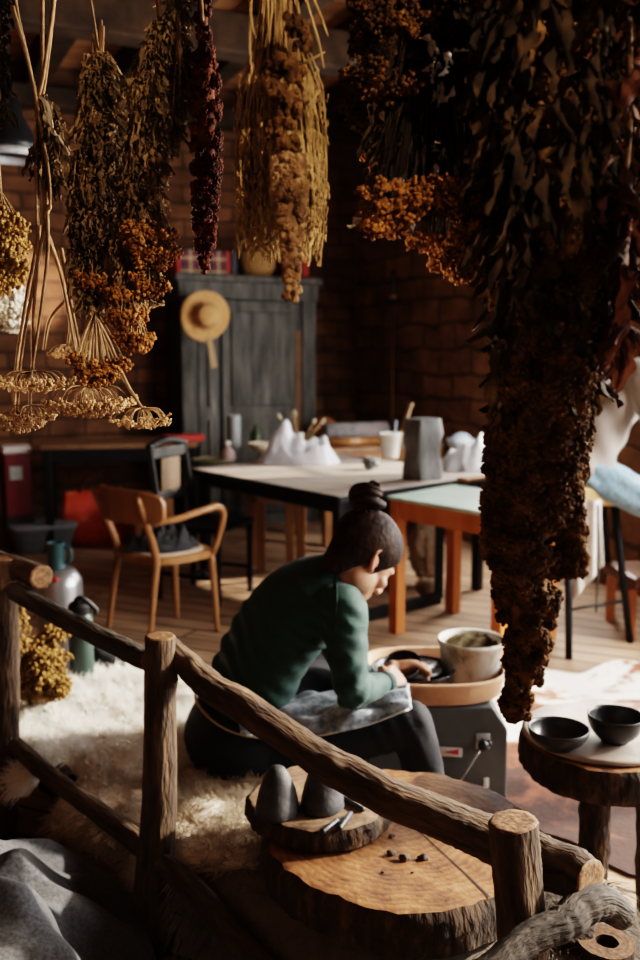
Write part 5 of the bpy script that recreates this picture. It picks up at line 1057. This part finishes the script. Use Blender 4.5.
me = remesh(t, .009, 5); wrinkle(me, lambda v: .006 * np.sin(v @ nrm([.6, .2, 1]) * 70 + 2 * sn(v, 7, 4))); jeans = clothmat('light_jeans', [(.13, .24, .32), (.2, .32, .4), (.3, .42, .5)], 60, .3); link('jeans', me, jeans, p2)
for h_, k_, a_ in legs:
    m = MB(); capsule(m, [a_ + [-.05, 0, -.04], a_ + F2 * .06 + [0, 0, -.05], a_ + F2 * .15 + [0, 0, -.065]], [.045, .045, .03], 16); m.build('shoe', blackp, p2)
hm = MB(); v, f = ico(4); k = (v[:, 2] > .62 * v[:, 1] - .25) ; vv = v * [.083, .105, .092] + [0, -.016, .045]; fk = [q.tolist() for q in f if k[q].all()]; hm.add(H2.w(vv), fk); o = hm.build('hair', hairm, p2); mo = o.modifiers.new('t', 'SOLIDIFY'); mo.thickness = .008
# footrest and low chair at the right edge
c = np.array([1.72, 4.9, 0]); lr = thing('low_chair', 'low wooden chair with brown leather seat at the right edge, behind the stool', 'chair', c); box(MB(), c + [.12, 0, .3], (.5, .42, .07), rz(.1), .02).build('seat', M('brown_leather', [(.1, .04, .02), (.18, .075, .035)], 10, .45), lr, smooth=False)
for sx in (-.1, .32):
    for sy in (-.17, .17): bar(MB(), c + [sx, sy, 0], c + [sx, sy, .27], .045, .045).build('leg', orange, lr, smooth=False)
for y_ in (-.17, .17): bar(MB(), c + [.35, y_, .25], c + [.42, y_, .75], .045, .045).build('back_post', orange, lr, smooth=False)
bar(MB(), c + [.41, -.17, .68], c + [.41, .17, .68], .03, .12).build('backrest', orange, lr, smooth=False)
# ================================================================ dried plants hanging from two poles near the ceiling
PZ = 2.3
for y_, lab in ((1.3, 'horizontal bark pole nearest the camera from which the dried plants hang'), (1.85, 'horizontal bark pole farther from the camera from which the umbels hang')):
    r = thing('drying_pole', lab, 'pole', (0, y_, PZ)); log(MB(), [(-1.7, y_, PZ + .02), (0, y_, PZ + .025), (1.7, y_, PZ + .02)], [.024, .022, .02], seed=int(y_ * 100), n=60).build('pole', [bark, cutw], r)
    for x in (-1.4, 1.4): tube(MB(), [(x, y_, PZ), (x, y_, CEIL - .0)], [.004, .004], 6).build('rope', M('rope', [(.2, .14, .08), (.3, .22, .13)], 60, .9), r)
GV, GF = ico(1)
def pm(name, a, b, c, sc=40, tr=.15, **k): return M(name, [a, b, c], sc, .85, 0, trans=tr, spec=.2, **k)
am_dark = pm('amaranth_brown', (.03, .014, .006), (.1, .05, .019), (.24, .13, .05), 30)
am_tan = pm('amaranth_tan', (.07, .036, .017), (.21, .12, .06), (.46, .31, .18), 30)
am_red = pm('amaranth_red', (.016, .004, .002), (.06, .014, .006), (.17, .045, .017), 30)
leaf_dk = pm('dry_leaf_dark', (.007, .004, .002), (.02, .011, .005), (.06, .033, .014), 14, .05)
leaf_rd = pm('dry_leaf_red', (.02, .008, .005), (.05, .017, .009), (.11, .04, .02), 14, .2)
leaf_br = pm('dry_leaf_brown', (.03, .019, .009), (.1, .062, .03), (.27, .175, .09), 16, .2)
fl_or = pm('floret_orange', (.05, .021, .007), (.2, .085, .022), (.42, .21, .07), 45, .2)
fl_dk = pm('floret_shaded', (.02, .01, .004), (.07, .032, .01), (.17, .08, .025), 30, .2)  # shade on the upper yarrow heads is put into this darker colour
fl_ye = pm('floret_yellow', (.11, .06, .015), (.27, .16, .05), (.46, .31, .13), 50, .2)
fl_pl = pm('umbel_seed', (.22, .13, .06), (.44, .29, .16), (.66, .5, .34), 40, .15)
stem_m = pm('dry_stem', (.08, .046, .022), (.19, .115, .06), (.36, .25, .14), 18, 0.)
straw_m = pm('straw_stalk', (.17, .105, .045), (.36, .24, .115), (.58, .43, .24), 14, .15)
LEAVES = []
def _leafs():
    g = np.random.default_rng(77)
    for k in range(8):
        nu, nv = 12, 5; v = []; tw, cu, wv_ = g.uniform(-1.5, 1.5), g.uniform(.3, 1.5), g.uniform(.5, 1.4)
        for i in range(nu):
            u = i / (nu - 1); w = .17 * math.sin(PI * min(1, u ** .8 * .97 + .03)) ** .9; a = tw * u
            for j in range(nv):
                s = j / (nv - 1) * 2 - 1; x = s * w * math.cos(s * cu); z = abs(s) * w * math.sin(abs(s) * cu) * 1.3 + .075 * math.sin(u * 13 + k + s * 3) * wv_ * (.4 + abs(s)); y = .14 * math.sin(u * 2.6 + k) * wv_
                v.append((x * math.cos(a) - z * math.sin(a), y + x * math.sin(a) + z * math.cos(a), u))
        LEAVES.append((np.array(v), ringsfaces(nu, nv, closed=False)))
_leafs()
def leaves(mb, pos, dirs, lens, seed=0, wide=1., mi=0):
    g = np.random.default_rng(seed); R_ = dirrot(dirs, g); lens = np.broadcast_to(lens, len(pos)); ch = g.integers(0, len(LEAVES), len(pos))
    for k in range(len(LEAVES)):
        s = ch == k
        if s.any(): mb.inst(LEAVES[k][0] * [wide, wide, 1], LEAVES[k][1], R_[s] * lens[s][:, None, None], np.asarray(pos)[s], mi)
def grains(mb, pos, size, seed=0, elong=1., dirs=None):
    g = np.random.default_rng(seed); n = len(pos); R_ = randrot(n, g) if dirs is None else dirrot(dirs, g); s = np.broadcast_to(size, n) * g.uniform(.65, 1.3, n)
    mb.inst(GV * [1, 1, elong], GF, R_ * s[:, None, None], pos)
def plume(mb, path, rad, nl, ng, gs, seed, lump=.42, core=None):
    g = np.random.default_rng(seed); n = 60; p = spline(path, n); r = lerpv(rad, n); t, U, V = frames(p)
    tube(core if core is not None else mb, p, r * .62, 12)
    w = r / r.sum(); k = g.choice(n, nl, p=w); a = g.uniform(0, 2 * PI, nl); out = np.cos(a)[:, None] * U[k] + np.sin(a)[:, None] * V[k]
    lr = r[k] * lump * g.uniform(.6, 1.25, nl); c = p[k] + out * (r[k] - lr * .75)[:, None] + t[k] * (g.uniform(-.5, .5, nl) * np.linalg.norm(p[1] - p[0]))[:, None]
    R_ = randrot(nl, g); v2, f2 = ico(2); mb.inst(v2, f2, R_ * (lr * .9)[:, None, None], c)
    i = g.integers(0, nl, ng); d = g.normal(size=(ng, 3)) * .8 + out[i] * 1.1; d /= np.linalg.norm(d, axis=1)[:, None]
    grains(mb, c[i] + d * (lr[i] * g.uniform(.85, 1.15, ng))[:, None], gs, seed + 1)
def corymb(mb, st, c, ax, R, seed, n=170, gs=.0032, base=None, flat=.45):     # flat-topped flower head; stems meet above it
    g = np.random.default_rng(seed); ax = nrm(ax); x = nrm(np.cross(ax, [.3, 1, .2])); y = np.cross(ax, x)
    rr = np.sqrt(g.uniform(0, 1, n)); a = g.uniform(0, 2 * PI, n); el = 1 + .22 * np.sin(3 * a + seed) 
    q = c + (x * (np.cos(a) * rr * el * R)[:, None] + y * (np.sin(a) * rr * el * R)[:, None]) + ax * ((1 - rr ** 2) * R * flat + g.normal(size=n) * R * .06 + .18 * R * np.sin(rr * 7 + a * 2))[:, None]
    k = 4; qq = np.repeat(q, k, 0) + g.normal(size=(n * k, 3)) * gs * 1.1; grains(mb, qq, gs, seed)
    b = base if base is not None else c - ax * R * 1.6
    for i in range(0, n, 7): tube(st, [b, b * .45 + q[i] * .55 + ax * R * -.15, q[i]], [.0013, .0009, .0007], 4, 5, caps=False)
def hang(px, py, d): return P(px, py, d)
def up_to_pole(p, y_): return np.array([p[0], y_, PZ])

# ---- big brown amaranth, right of centre
D = 1.25
r = thing('dried_amaranth', 'huge brown dried amaranth with drooping knobbly tassel tip, hanging at the right', 'dried plant', hang(560, -60, D))
m = MB(); path = [P(566, -50, D + .02), P(560, 120, D + .01), P(556, 250, D), P(548, 340, D), P(541, 420, D), P(532, 480, D), P(526, 530, D), P(527, 590, D), P(527, 640, D), P(524, 680, D), P(514, 705, D)]
rad = np.array([48, 50, 56, 52, 48, 46, 41, 33, 24, 17, 13]) / 933 * D
plume(m, path, rad, 520, 21000, .0031, 101, .36)
plume(m, [P(514, 697, D), P(518, 712, D - .004), P(526, 710, D - .006)], np.array([15, 13, 8]) / 933 * D, 30, 1100, .0026, 102)
plume(m, [P(512, 500, D - .02), P(508, 545, D - .03), P(512, 575, D - .02)], np.array([20, 26, 16]) / 933 * D, 50, 2000, .003, 107)
m.build('flower_tassel', am_dark, r)
m = MB(); plume(m, [P(560, 380, D - .01), P(563, 440, D - .02), P(567, 500, D - .02), P(573, 545, D - .02), P(573, 572, D - .02)], np.array([10, 13, 15, 15, 13]) / 933 * D, 120, 4600, .0028, 103)
plume(m, [P(574, 385, D), P(573, 450, D - .01), P(576, 515, D - .01)], np.array([6, 7, 6]) / 933 * D, 50, 1600, .0026, 104); m.build('side_tassel', am_dark, r)
tube(MB(), [up_to_pole(P(566, -50, D), 1.3), P(566, 0, D + .02), P(556, 250, D), P(541, 420, D)], [.012, .012, .01, .008], 10, 20).build('stem', stem_m, r)
g = np.random.default_rng(8); n = 480; py = g.uniform(-90, 410, n); half = np.interp(py, [-90, 150, 300, 360, 420], [84, 80, 64, 42, 34]); cx = np.interp(py, [-90, 250, 420], [572, 562, 545]); th = g.uniform(0, 2 * PI, n)
pos = np.array([P(cx[i] + half[i] * math.cos(th[i]) * .86, py[i], D - .075 * abs(math.sin(th[i])) * np.sign(math.sin(th[i]) + .35) * half[i] / 80) for i in range(n)])
out = np.c_[np.cos(th) * .35, -np.sin(th) * .3, -np.ones(n)] + g.normal(size=(n, 3)) * .22
m = MB(); leaves(m, pos, out, g.uniform(.045, .1, n) * np.interp(py, [200, 410], [1, .75]), 9, .8); m.build('leaves', leaf_dk, r)
tails = [(499, 385, 20), (502, 440, 22), (496, 462, 16), (586, 430, 14), (584, 455, 14), (598, 330, 22), (508, 310, 30), (496, 345, 30), (500, 450, 18), (592, 350, 26), (594, 385, 14)]
m = MB(); leaves(m, [P(x, y, D - .02) for x, y, l in tails], [[.1 * (1 if x > 545 else -1), 0, -1] for x, y, l in tails], np.array([l * 2.2 for x, y, l in tails]) / 933 * D, 14, 1.0); m.build('tip_leaves', leaf_br, r)
# ---- reddish leafy sprig at the right edge
r = thing('dried_sprig', 'reddish-brown dried leafy sprig hanging at the right edge beside the huge amaranth', 'dried plant', P(628, -40, 1.2))
tube(MB(), [up_to_pole(P(626, -40, 1.2), 1.3), P(630, 60, 1.2), P(624, 200, 1.2), P(617, 350, 1.2)], [.004, .004, .003, .002], 8, 24).build('stem', stem_m, r)
g = np.random.default_rng(18); n = 120; py = g.uniform(-60, 350, n); px = np.interp(py, [-60, 250, 370], [628, 624, 615]) + g.normal(size=n) * np.interp(py, [0, 250, 370], [12, 9, 4])
m = MB(); leaves(m, [P(a, b, 1.2 + g.normal() * .03) for a, b in zip(px, py)], np.c_[g.normal(size=n) * .35, g.normal(size=n) * .3, -np.ones(n)], g.uniform(.035, .07, n), 19, 1.1); m.build('leaves', leaf_rd, r)
# ---- yarrow bouquet
D = 1.38
r = thing('yarrow_bouquet', 'large dark bouquet of dried yarrow with orange-brown flower heads, left of the amaranth', 'dried plant', P(440, -60, D))
m, st, mu = MB(), MB(), MB(); heads = [(386, 96, 34), (370, 122, 24), (408, 132, 30), (396, 214, 34), (374, 226, 14), (420, 206, 24), (444, 246, 26), (470, 268, 30), (495, 264, 24), (482, 240, 24), (455, 205, 32), (484, 182, 32), (432, 150, 34), (402, 52, 38), (452, 90, 42), (380, 30, 32), (440, 20, 42), (492, 100, 40), (496, 30, 42), (505, 215, 26), (415, 0, 40), (466, 140, 34), (385, 160, 22)]
tie = P(440, -130, D)
for k, (x, y, R) in enumerate(heads):
    d_ = D + (-.05 + .1 * ((k * 7) % 5) / 4 if y < 195 else -.075); c = P(x, y - R * .35, d_); ax = nrm(np.array([(x - 440) / 260, -.12, -1.]) + np.random.default_rng(k).normal(size=3) * .12)
    corymb(m if y > 140 else mu, st, c, ax, R / 933 * D * 1.02, 200 + k, int(120 + R * 4), .0033, base=c * .55 + tie * .45)
m.build('flower_heads', fl_or, r); mu.build('upper_flower_heads', fl_dk, r); st.build('stalks', leaf_dk, r)
g = np.random.default_rng(28); n = 560; py = g.uniform(-110, 185, n); px = np.interp(py, [-110, 100, 240], [440, 438, 450]) + g.uniform(-1, 1, n) * np.interp(py, [-110, 60, 120, 180, 240], [50, 78, 74, 62, 40])
m = MB(); leaves(m, [P(a, b, D + g.uniform(-.06, .07)) for a, b in zip(px, py)], np.c_[g.normal(size=n) * .5, g.normal(size=n) * .4, -np.ones(n)], g.uniform(.025, .065, n), 29, 1.)
g = np.random.default_rng(71); q = [(x + g.normal() * 9, y + g.normal() * 11) for x, y, k in ((398, 190, 9), (371, 202, 5), (405, 198, 6), (440, 65, 7), (452, 88, 7), (498, 226, 4), (486, 80, 8), (500, 35, 8), (525, 40, 6), (432, 45, 5), (440, 165, 4)) for _ in range(k)]
leaves(m, [P(a, b, D - .085 + g.uniform(0, .02)) for a, b in q], g.normal(size=(len(q), 3)) * .6 + [0, 0, -1.], g.uniform(.012, .03, len(q)), 72, 1.2, 1)
m.build('leaves', [leaf_dk, pm('pale_bract', (.16, .13, .11), (.34, .3, .27), (.55, .5, .46), 40, .2)], r)
m = MB(); 
for k in range(26): x = 440 + 70 * math.sin(k * 2.4); a = P(440 + 14 * math.sin(k), -120, D); b = P(x, 60 + 100 * ((k * 13) % 7) / 7, D + .05 * math.cos(k)); tube(m, [up_to_pole(a, 1.3), a, (a + b) / 2, b], [.002, .002, .0016, .001], 5, 14)
m.build('stem_bundle', leaf_dk, r)
# ---- straw sheaf with a tan amaranth rope
D = 1.32
r = thing('straw_sheaf', 'golden sheaf of dried oat straw with drooping seed heads, hanging at top centre', 'dried plant', P(278, -90, D))
g = np.random.default_rng(38); st, hd = MB(), MB(); top = P(278, -100, D)
for k in range(260):
    a = g.uniform(0, 2 * PI); q = g.uniform(0, 1) ** .5; bx, by = 281 + 45 * q * math.cos(a), g.uniform(140, 262) if k % 3 else g.uniform(195, 268); dd = D + .055 * q * math.sin(a)
    p0 = top + np.array([g.normal() * .012, g.normal() * .012, .0]); p3 = P(bx, by, dd); p1 = P(278 + (bx - 278) * .45 + g.normal() * 2, 20, D + (dd - D) * .5); p2 = P(bx + g.normal() * 3, by - 70, dd); pts = spline([p0, p1, p2, p3], 12); tube(st, pts, [.0013, .0011, .0008], 4, caps=False)
    n = 14; i = np.linspace(.62, 1, n); c = np.array([np.interp(i, np.linspace(0, 1, 12), pts[:, j]) for j in range(3)]).T + g.normal(size=(n, 3)) * .0028; dr = np.tile(nrm(p3 - p2), (n, 1)) + g.normal(size=(n, 3)) * .25; grains(hd, c, .0015, k, 3.6, dr)
for (x0, y0, x1, y1, x2, y2) in ((300, -20, 318, 40, 324, 68), (306, -20, 322, 20, 328, 36), (252, -20, 250, 40, 252, 84), (250, 0, 252, 25, 256, 38), (298, 66, 310, 60, 325, 52), (302, 55, 308, 80, 312, 120), (305, 105, 314, 98, 320, 88)): tube(st, [P(x0, y0, D - .04), P(x1, y1, D - .05), P(x2, y2, D - .05)], [.002, .0017, .001], 5, 8)
tube(st, [up_to_pole(top, 1.3), top], [.012, .012], 8); st.build('stalks', straw_m, r); hd.build('seed_heads', straw_m, r)
r = thing('dried_amaranth', 'tan knobbly amaranth rope hanging in front of the straw sheaf', 'dried plant', P(290, -60, D - .07)); D2 = D - .075
m = MB(); plume(m, [P(289, 155, D2), P(289, 190, D2), P(291, 230, D2), P(292, 270, D2), P(292, 300, D2)], np.array([15, 16, 11, 8, 8.5]) / 933 * D2, 210, 7500, .0021, 111, .36); m.build('flower_tassel', am_tan, r)
m = MB()
for k, (x, y, R) in enumerate(((300, 30, 10), (304, 44, 8), (286, 62, 12), (272, 70, 10), (296, 75, 10), (275, 90, 12), (290, 98, 11), (284, 120, 10), (296, 112, 9), (276, 130, 10), (288, 142, 11), (292, 22, 9), (270, 80, 8))): c = P(x, y, D2 - .005 * (k % 3)); plume(m, [c - [0, 0, .008], c, c + [0, 0, .008]], [R / 933 * D2 * .8, R / 933 * D2, R / 933 * D2 * .7], 14, 420, .002, 120 + k)
m.build('dark_knobs', am_dark, r); tube(MB(), [up_to_pole(P(290, -60, D2), 1.3), P(290, 20, D2), P(288, 90, D2), P(290, 170, D2)], [.003, .003, .003, .003], 6, 16).build('stem', stem_m, r)
# ---- dark red amaranth
D = 1.5
r = thing('dried_amaranth', 'slim dark red dried amaranth tail, left of the straw sheaf', 'dried plant', P(204, -60, D)); m = MB(); plume(m, [P(202, -40, D), P(203, 40, D), P(206, 90, D), P(206, 160, D), P(205, 210, D), P(205, 250, D), P(204, 275, D)], np.array([7, 8, 13, 14, 12, 8, 3]) / 933 * D, 230, 6500, .0024, 131, .4); m.build('flower_tassel', am_red, r)
tube(MB(), [up_to_pole(P(203, -60, D), 1.3), P(203, 30, D)], [.003, .003], 6).build('stem', stem_m, r)
# ---- leafy herb bundles at the left
def bundle(name, label, D, pts, hw, n, leafl, mat, seed, stalks=14, cut=None, flowers=(), fm=None, tex=1., pole=1.3, strands=0):
    top = P(pts[0][0], pts[0][1], D); r = thing(name, label, 'dried plant', top); g = np.random.default_rng(seed); ys = np.array([p[1] for p in pts]); xs = np.array([p[0] for p in pts])
    py = g.uniform(ys[0], ys[-1], n); w = np.interp(py, ys, hw); q = g.uniform(-1, 1, n); px = np.interp(py, ys, xs) + w * q; dd = D + g.uniform(-1, 1, n) * w / 933 * D * .8
    m = MB(); leaves(m, [P(a, b, c) for a, b, c in zip(px, py, dd)], np.c_[q * .35 + g.normal(size=n) * .3, g.normal(size=n) * .35, -np.ones(n)], g.uniform(.5, 1.2, n) * leafl, seed, tex)
    k = n * 3; py = g.uniform(ys[0], ys[-1], k); w = np.interp(py, ys, hw) * .9; px = np.interp(py, ys, xs) + w * g.uniform(-1, 1, k); grains(m, [P(a, b, D + g.uniform(-1, 1) * ww / 933 * D * .7) for a, b, ww in zip(px, py, w)], leafl * .055, seed + 1, 1.5)
    m.build('leaves', mat, r); s = MB()
    for j in range(stalks):
        x0 = g.normal() * 2.5; e = g.uniform(.45, 1); yb = ys[0] + (ys[-1] - ys[0]) * e; ww = np.interp(yb, ys, hw) * g.uniform(-.9, .9); a_ = P(np.interp(yb, ys, xs) + ww, yb, D + g.uniform(-.02, .03)); ym = ys[0] + 30
        y0 = ys[0] - (cut[j % len(cut)] if cut else 0); a0 = P(pts[0][0] + x0, y0, D); tube(s, [a0, P(pts[0][0] + x0, ym, D - .005), (P(np.interp((ym + yb) / 2, ys, xs) + ww * .8, (ym + yb) / 2, D - .012)), a_], [.0024, .002, .0016, .001], 5, 12)
    s.build('stalks', stem_m, r); tube(MB(), [up_to_pole(top, pole), top], [.0016, .0016] if cut else [.004, .004], 6).build('string' if cut else 'stem', stem_m, r)
    if flowers:
        f, s = MB(), MB()
        for j, (x, y, R) in enumerate(flowers): c = P(x, y - R * .4, D - .01); corymb(f, s, c, [.15 * math.sin(j), -.15, -1], R / 933 * D, seed * 7 + j, int(90 + 5 * R), .0032, base=P(x - 3, y - R * 2.4, D))
        f.build('flower_heads', fm or fl_or, r); s.build('flower_stalks', stem_m, r)
    return r
bundle('herb_bundle', 'dark herb bundle with cut pale stems sticking up above its tie, hanging at the left', 1.55, [(99, 52), (99, 80), (98, 140), (97, 200), (96, 250), (98, 300)], [9, 15, 20, 28, 28, 17], 900, .036, leaf_br, 301, 14, cut=[32, 12, 26, 5, 18, 22], flowers=((98, 375, 27), (112, 290, 16), (92, 285, 18)), fm=fl_or)
bundle('herb_bundle', 'brown leafy herb bundle with rusty flower clusters at its lower end, second from the left', 1.5, [(160, 20), (150, 60), (147, 120), (143, 180), (138, 230), (134, 290)], [8, 14, 17, 19, 21, 13], 900, .03, leaf_br, 302, 9, flowers=((152, 262, 24), (140, 240, 20), (128, 322, 18), (136, 345, 17), (160, 240, 16), (150, 290, 16), (122, 300, 14)), fm=fl_or)
bundle('herb_sprig', 'thin dark brown herb sprig hanging between the leafy bundle and the red amaranth', 1.5, [(176, -30), (176, 30), (180, 80), (176, 120), (173, 150)], [10, 10, 8, 5, 3], 240, .032, leaf_br, 303, 8)
bundle('herb_sprig', 'dark thin herb sprig at the upper left edge of the photo', 1.5, [(-4, -30), (-2, 40), (2, 80), (4, 115)], [8, 8, 5, 3], 160, .03, leaf_dk, 304, 6)
bundle('herb_sprig', 'small dark leafy twig hanging beside the pale crossed stems at the upper left', 1.8, [(42, 95), (56, 125), (44, 150), (50, 185)], [5, 11, 14, 5], 110, .04, leaf_br, 305, 5, pole=1.85)
# yellow bunch at the left edge
D = 1.9; r = thing('dried_bouquet', 'bunch of yellow dried flowers hanging at the left edge of the photo', 'dried plant', P(2, 200, D)); f, s = MB(), MB()
for j, (x, y, R) in enumerate(((2, 235, 20), (10, 250, 16), (0, 265, 22), (12, 272, 14), (-12, 250, 22), (4, 225, 14), (-4, 285, 16), (14, 235, 10))): corymb(f, s, P(x, y - 6, D + .03 * math.sin(j)), [.1 * math.sin(j), -.4, -1], R / 933 * D, 400 + j, 140, .0045, base=P(0, 190, D))
f.build('flower_heads', fl_ye, r); s.build('flower_stalks', stem_m, r); tube(MB(), [up_to_pole(P(0, 190, D), 1.85), P(0, 190, D), P(0, 230, D)], [.004, .004, .003], 6, 8).build('stem', stem_m, r)
r = thing('dried_bouquet', 'bunch of white dried flowers at the left edge, just below the yellow hanging bunch', 'dried plant', P(6, 290, 2.5)); f, s = MB(), MB(); D = 2.5  # white bunch put in for a bright sunlit blotch on the brick
for j, (x, y, R) in enumerate(((6, 300, 13), (12, 322, 10), (2, 318, 12), (-8, 305, 14), (14, 296, 6))): corymb(f, s, P(x, y - 4, D), [.1, -.6, -1], R / 933 * D, 420 + j, 90, .007, base=P(2, 270, D))
f.build('flower_heads', pm('bright_blotch_white', (.5, .46, .4), (.68, .64, .57), (.8, .77, .7), 40, .3), r); s.build('flower_stalks', stem_m, r); tube(MB(), [[P(2, 270, D)[0], 2.5, CEIL], P(2, 270, D)], [.002, .002], 6).build('string', stem_m, r)
# ---- umbels
def umbel(name, label, D, path, node, R, seed, n=22, drop=.55, sz=1., beads=9, pole=1.85):
    r = thing(name, label, 'dried plant', P(*path[0], D)); g = np.random.default_rng(seed); N_ = P(*node, D); p = [P(x, y, D) for x, y in path] + [N_]
    top = [np.array([p[0][0], pole, PZ])] if path[0][1] < 20 else []
    tube(MB(), top + p, [.0042 * sz, .0036 * sz, .0028 * sz], 8, 26).build('stem', stem_m, r); s, b = MB(), MB(); R_ = R / 933 * D
    for k in range(n):
        a = k * 2.399 + g.normal() * .1; q = math.sqrt((k + .6) / n); e = N_ + np.array([math.cos(a) * q * R_, math.sin(a) * q * R_, -R_ * drop * (1.05 - .45 * q * q)]); mid = N_ * .5 + e * .5 + np.array([math.cos(a) * q, math.sin(a) * q, .9 * q]) * R_ * .16
        tube(s, [N_, mid, e], [.0013 * sz, .0011 * sz, .0009 * sz], 5, 8, caps=False); ur = R_ * .17
        for j in range(beads):
            d = nrm(g.normal(size=3) + np.array([math.cos(a) * q, math.sin(a) * q, -1.1])); t = e + d * ur * g.uniform(.7, 1.1); tube(s, [e, t], [.0006, .0005], 3, caps=False); grains(b, t + g.normal(size=(3, 3)) * ur * .14, ur * .19, seed + k * 31 + j, 1.4)
    s.build('rays', stem_m, r); b.build('seed_heads', fl_pl, r); return r
umbel('dried_umbel', 'largest pale dried umbel, above the left end of the desk', 1.75, [(61, 248), (66, 275), (74, 320)], (88, 385), 40, 501, 30, .6, beads=11)
umbel('dried_umbel', 'pale dried umbel at the lower right of the hanging umbels, on a slanting stem', 1.75, [(92, 312), (108, 340), (125, 380)], (142, 408), 30, 502, 20, .5)
umbel('dried_umbel', 'pale dried umbel hanging lowest at the left edge, above the red cabinet', 1.8, [(40, 150), (45, 215), (36, 270), (22, 350)], (17, 412), 26, 503, 20, .6)
umbel('dried_umbel', 'flat pale dried umbel left of the largest one, on an upright thin stem', 1.8, [(55, -10), (45, 80), (37, 130), (38, 250), (33, 320)], (33, 372), 36, 504, 24, .35)
umbel('dried_umbel', 'small pale dried umbel beside the herb bundle, behind the crossed stems', 1.9, [(42, 225), (50, 240), (62, 280), (70, 320)], (68, 345), 20, 505, 16, .5)
umbel('dried_umbel', 'small dried umbel pointing sideways under the brown leafy herb bundle', 1.6, [(138, 240), (134, 270), (138, 290)], (142, 300), 20, 506, 14, .2)
umbel('dried_umbel', 'pale dried umbel between the lowest left umbel and the largest one', 1.8, [(14, -10), (28, 60), (38, 110), (48, 232), (42, 300), (32, 370)], (30, 405), 26, 507, 18, .55)
m = MB()
r = thing('dried_stalks', 'bare pale dried stalks crossing at the upper left, behind the herb sprig', 'dried plant', P(14, -10, 1.75))
for k, (pp) in enumerate((((8, -20), (30, 70), (48, 170), (50, 210)), ((56, -20), (44, 70), (36, 120), (37, 225)), ((50, 205), (44, 222), (42, 240)), ((40, 225), (34, 260), (26, 300), (16, 370), (14, 430)), ((46, 235), (58, 265), (68, 310), (78, 370)), ((60, 250), (70, 300), (76, 350)), ((66, 300), (50, 320), (44, 350)))): D = 1.78; p = [P(x, y, D + .01 * k) for x, y in pp]; p = ([np.array([p[0][0], 1.85, PZ])] if pp[0][1] < 0 else []) + p; tube(MB(), p, [.0042, .0036, .0026], 7, 24).build('stalk', stem_m, r)
m = MB(); leaves(m, [P(40, 95, 1.77), P(46, 105, 1.77), P(58, 135, 1.77)], [[.35, 0, -1], [.4, 0, -1], [.4, 0, -1]], [.07, .06, .05], 3, .8); m.build('leaves', pm('pale_leaf', (.16, .12, .08), (.3, .24, .17), (.45, .38, .29), 20, .2), r)
# ---- yellow flower bunch behind the left post
D = 2.95; r = thing('dried_bouquet', 'bunch of yellow dried flowers leaning behind the left fence post beside the sheepskin', 'dried plant', P(34, 670, D)); f, s = MB(), MB(); b0 = P(36, 690, D + .12); b0[2] = BZ + .06; k = 0
g = np.random.default_rng(61)
for (x, y) in [(g.uniform(8, 58), g.uniform(612, 690)) for _ in range(40)]: k += 1; corymb(f, s, P(x, y, D + g.uniform(-.05, .05)), nrm([(x - 34) / 30, -.9, .35]), 12 / 933 * D, 600 + k, 44, .0055, base=b0)
f.build('flower_heads', fl_ye, r); s.build('flower_stalks', stem_m, r)
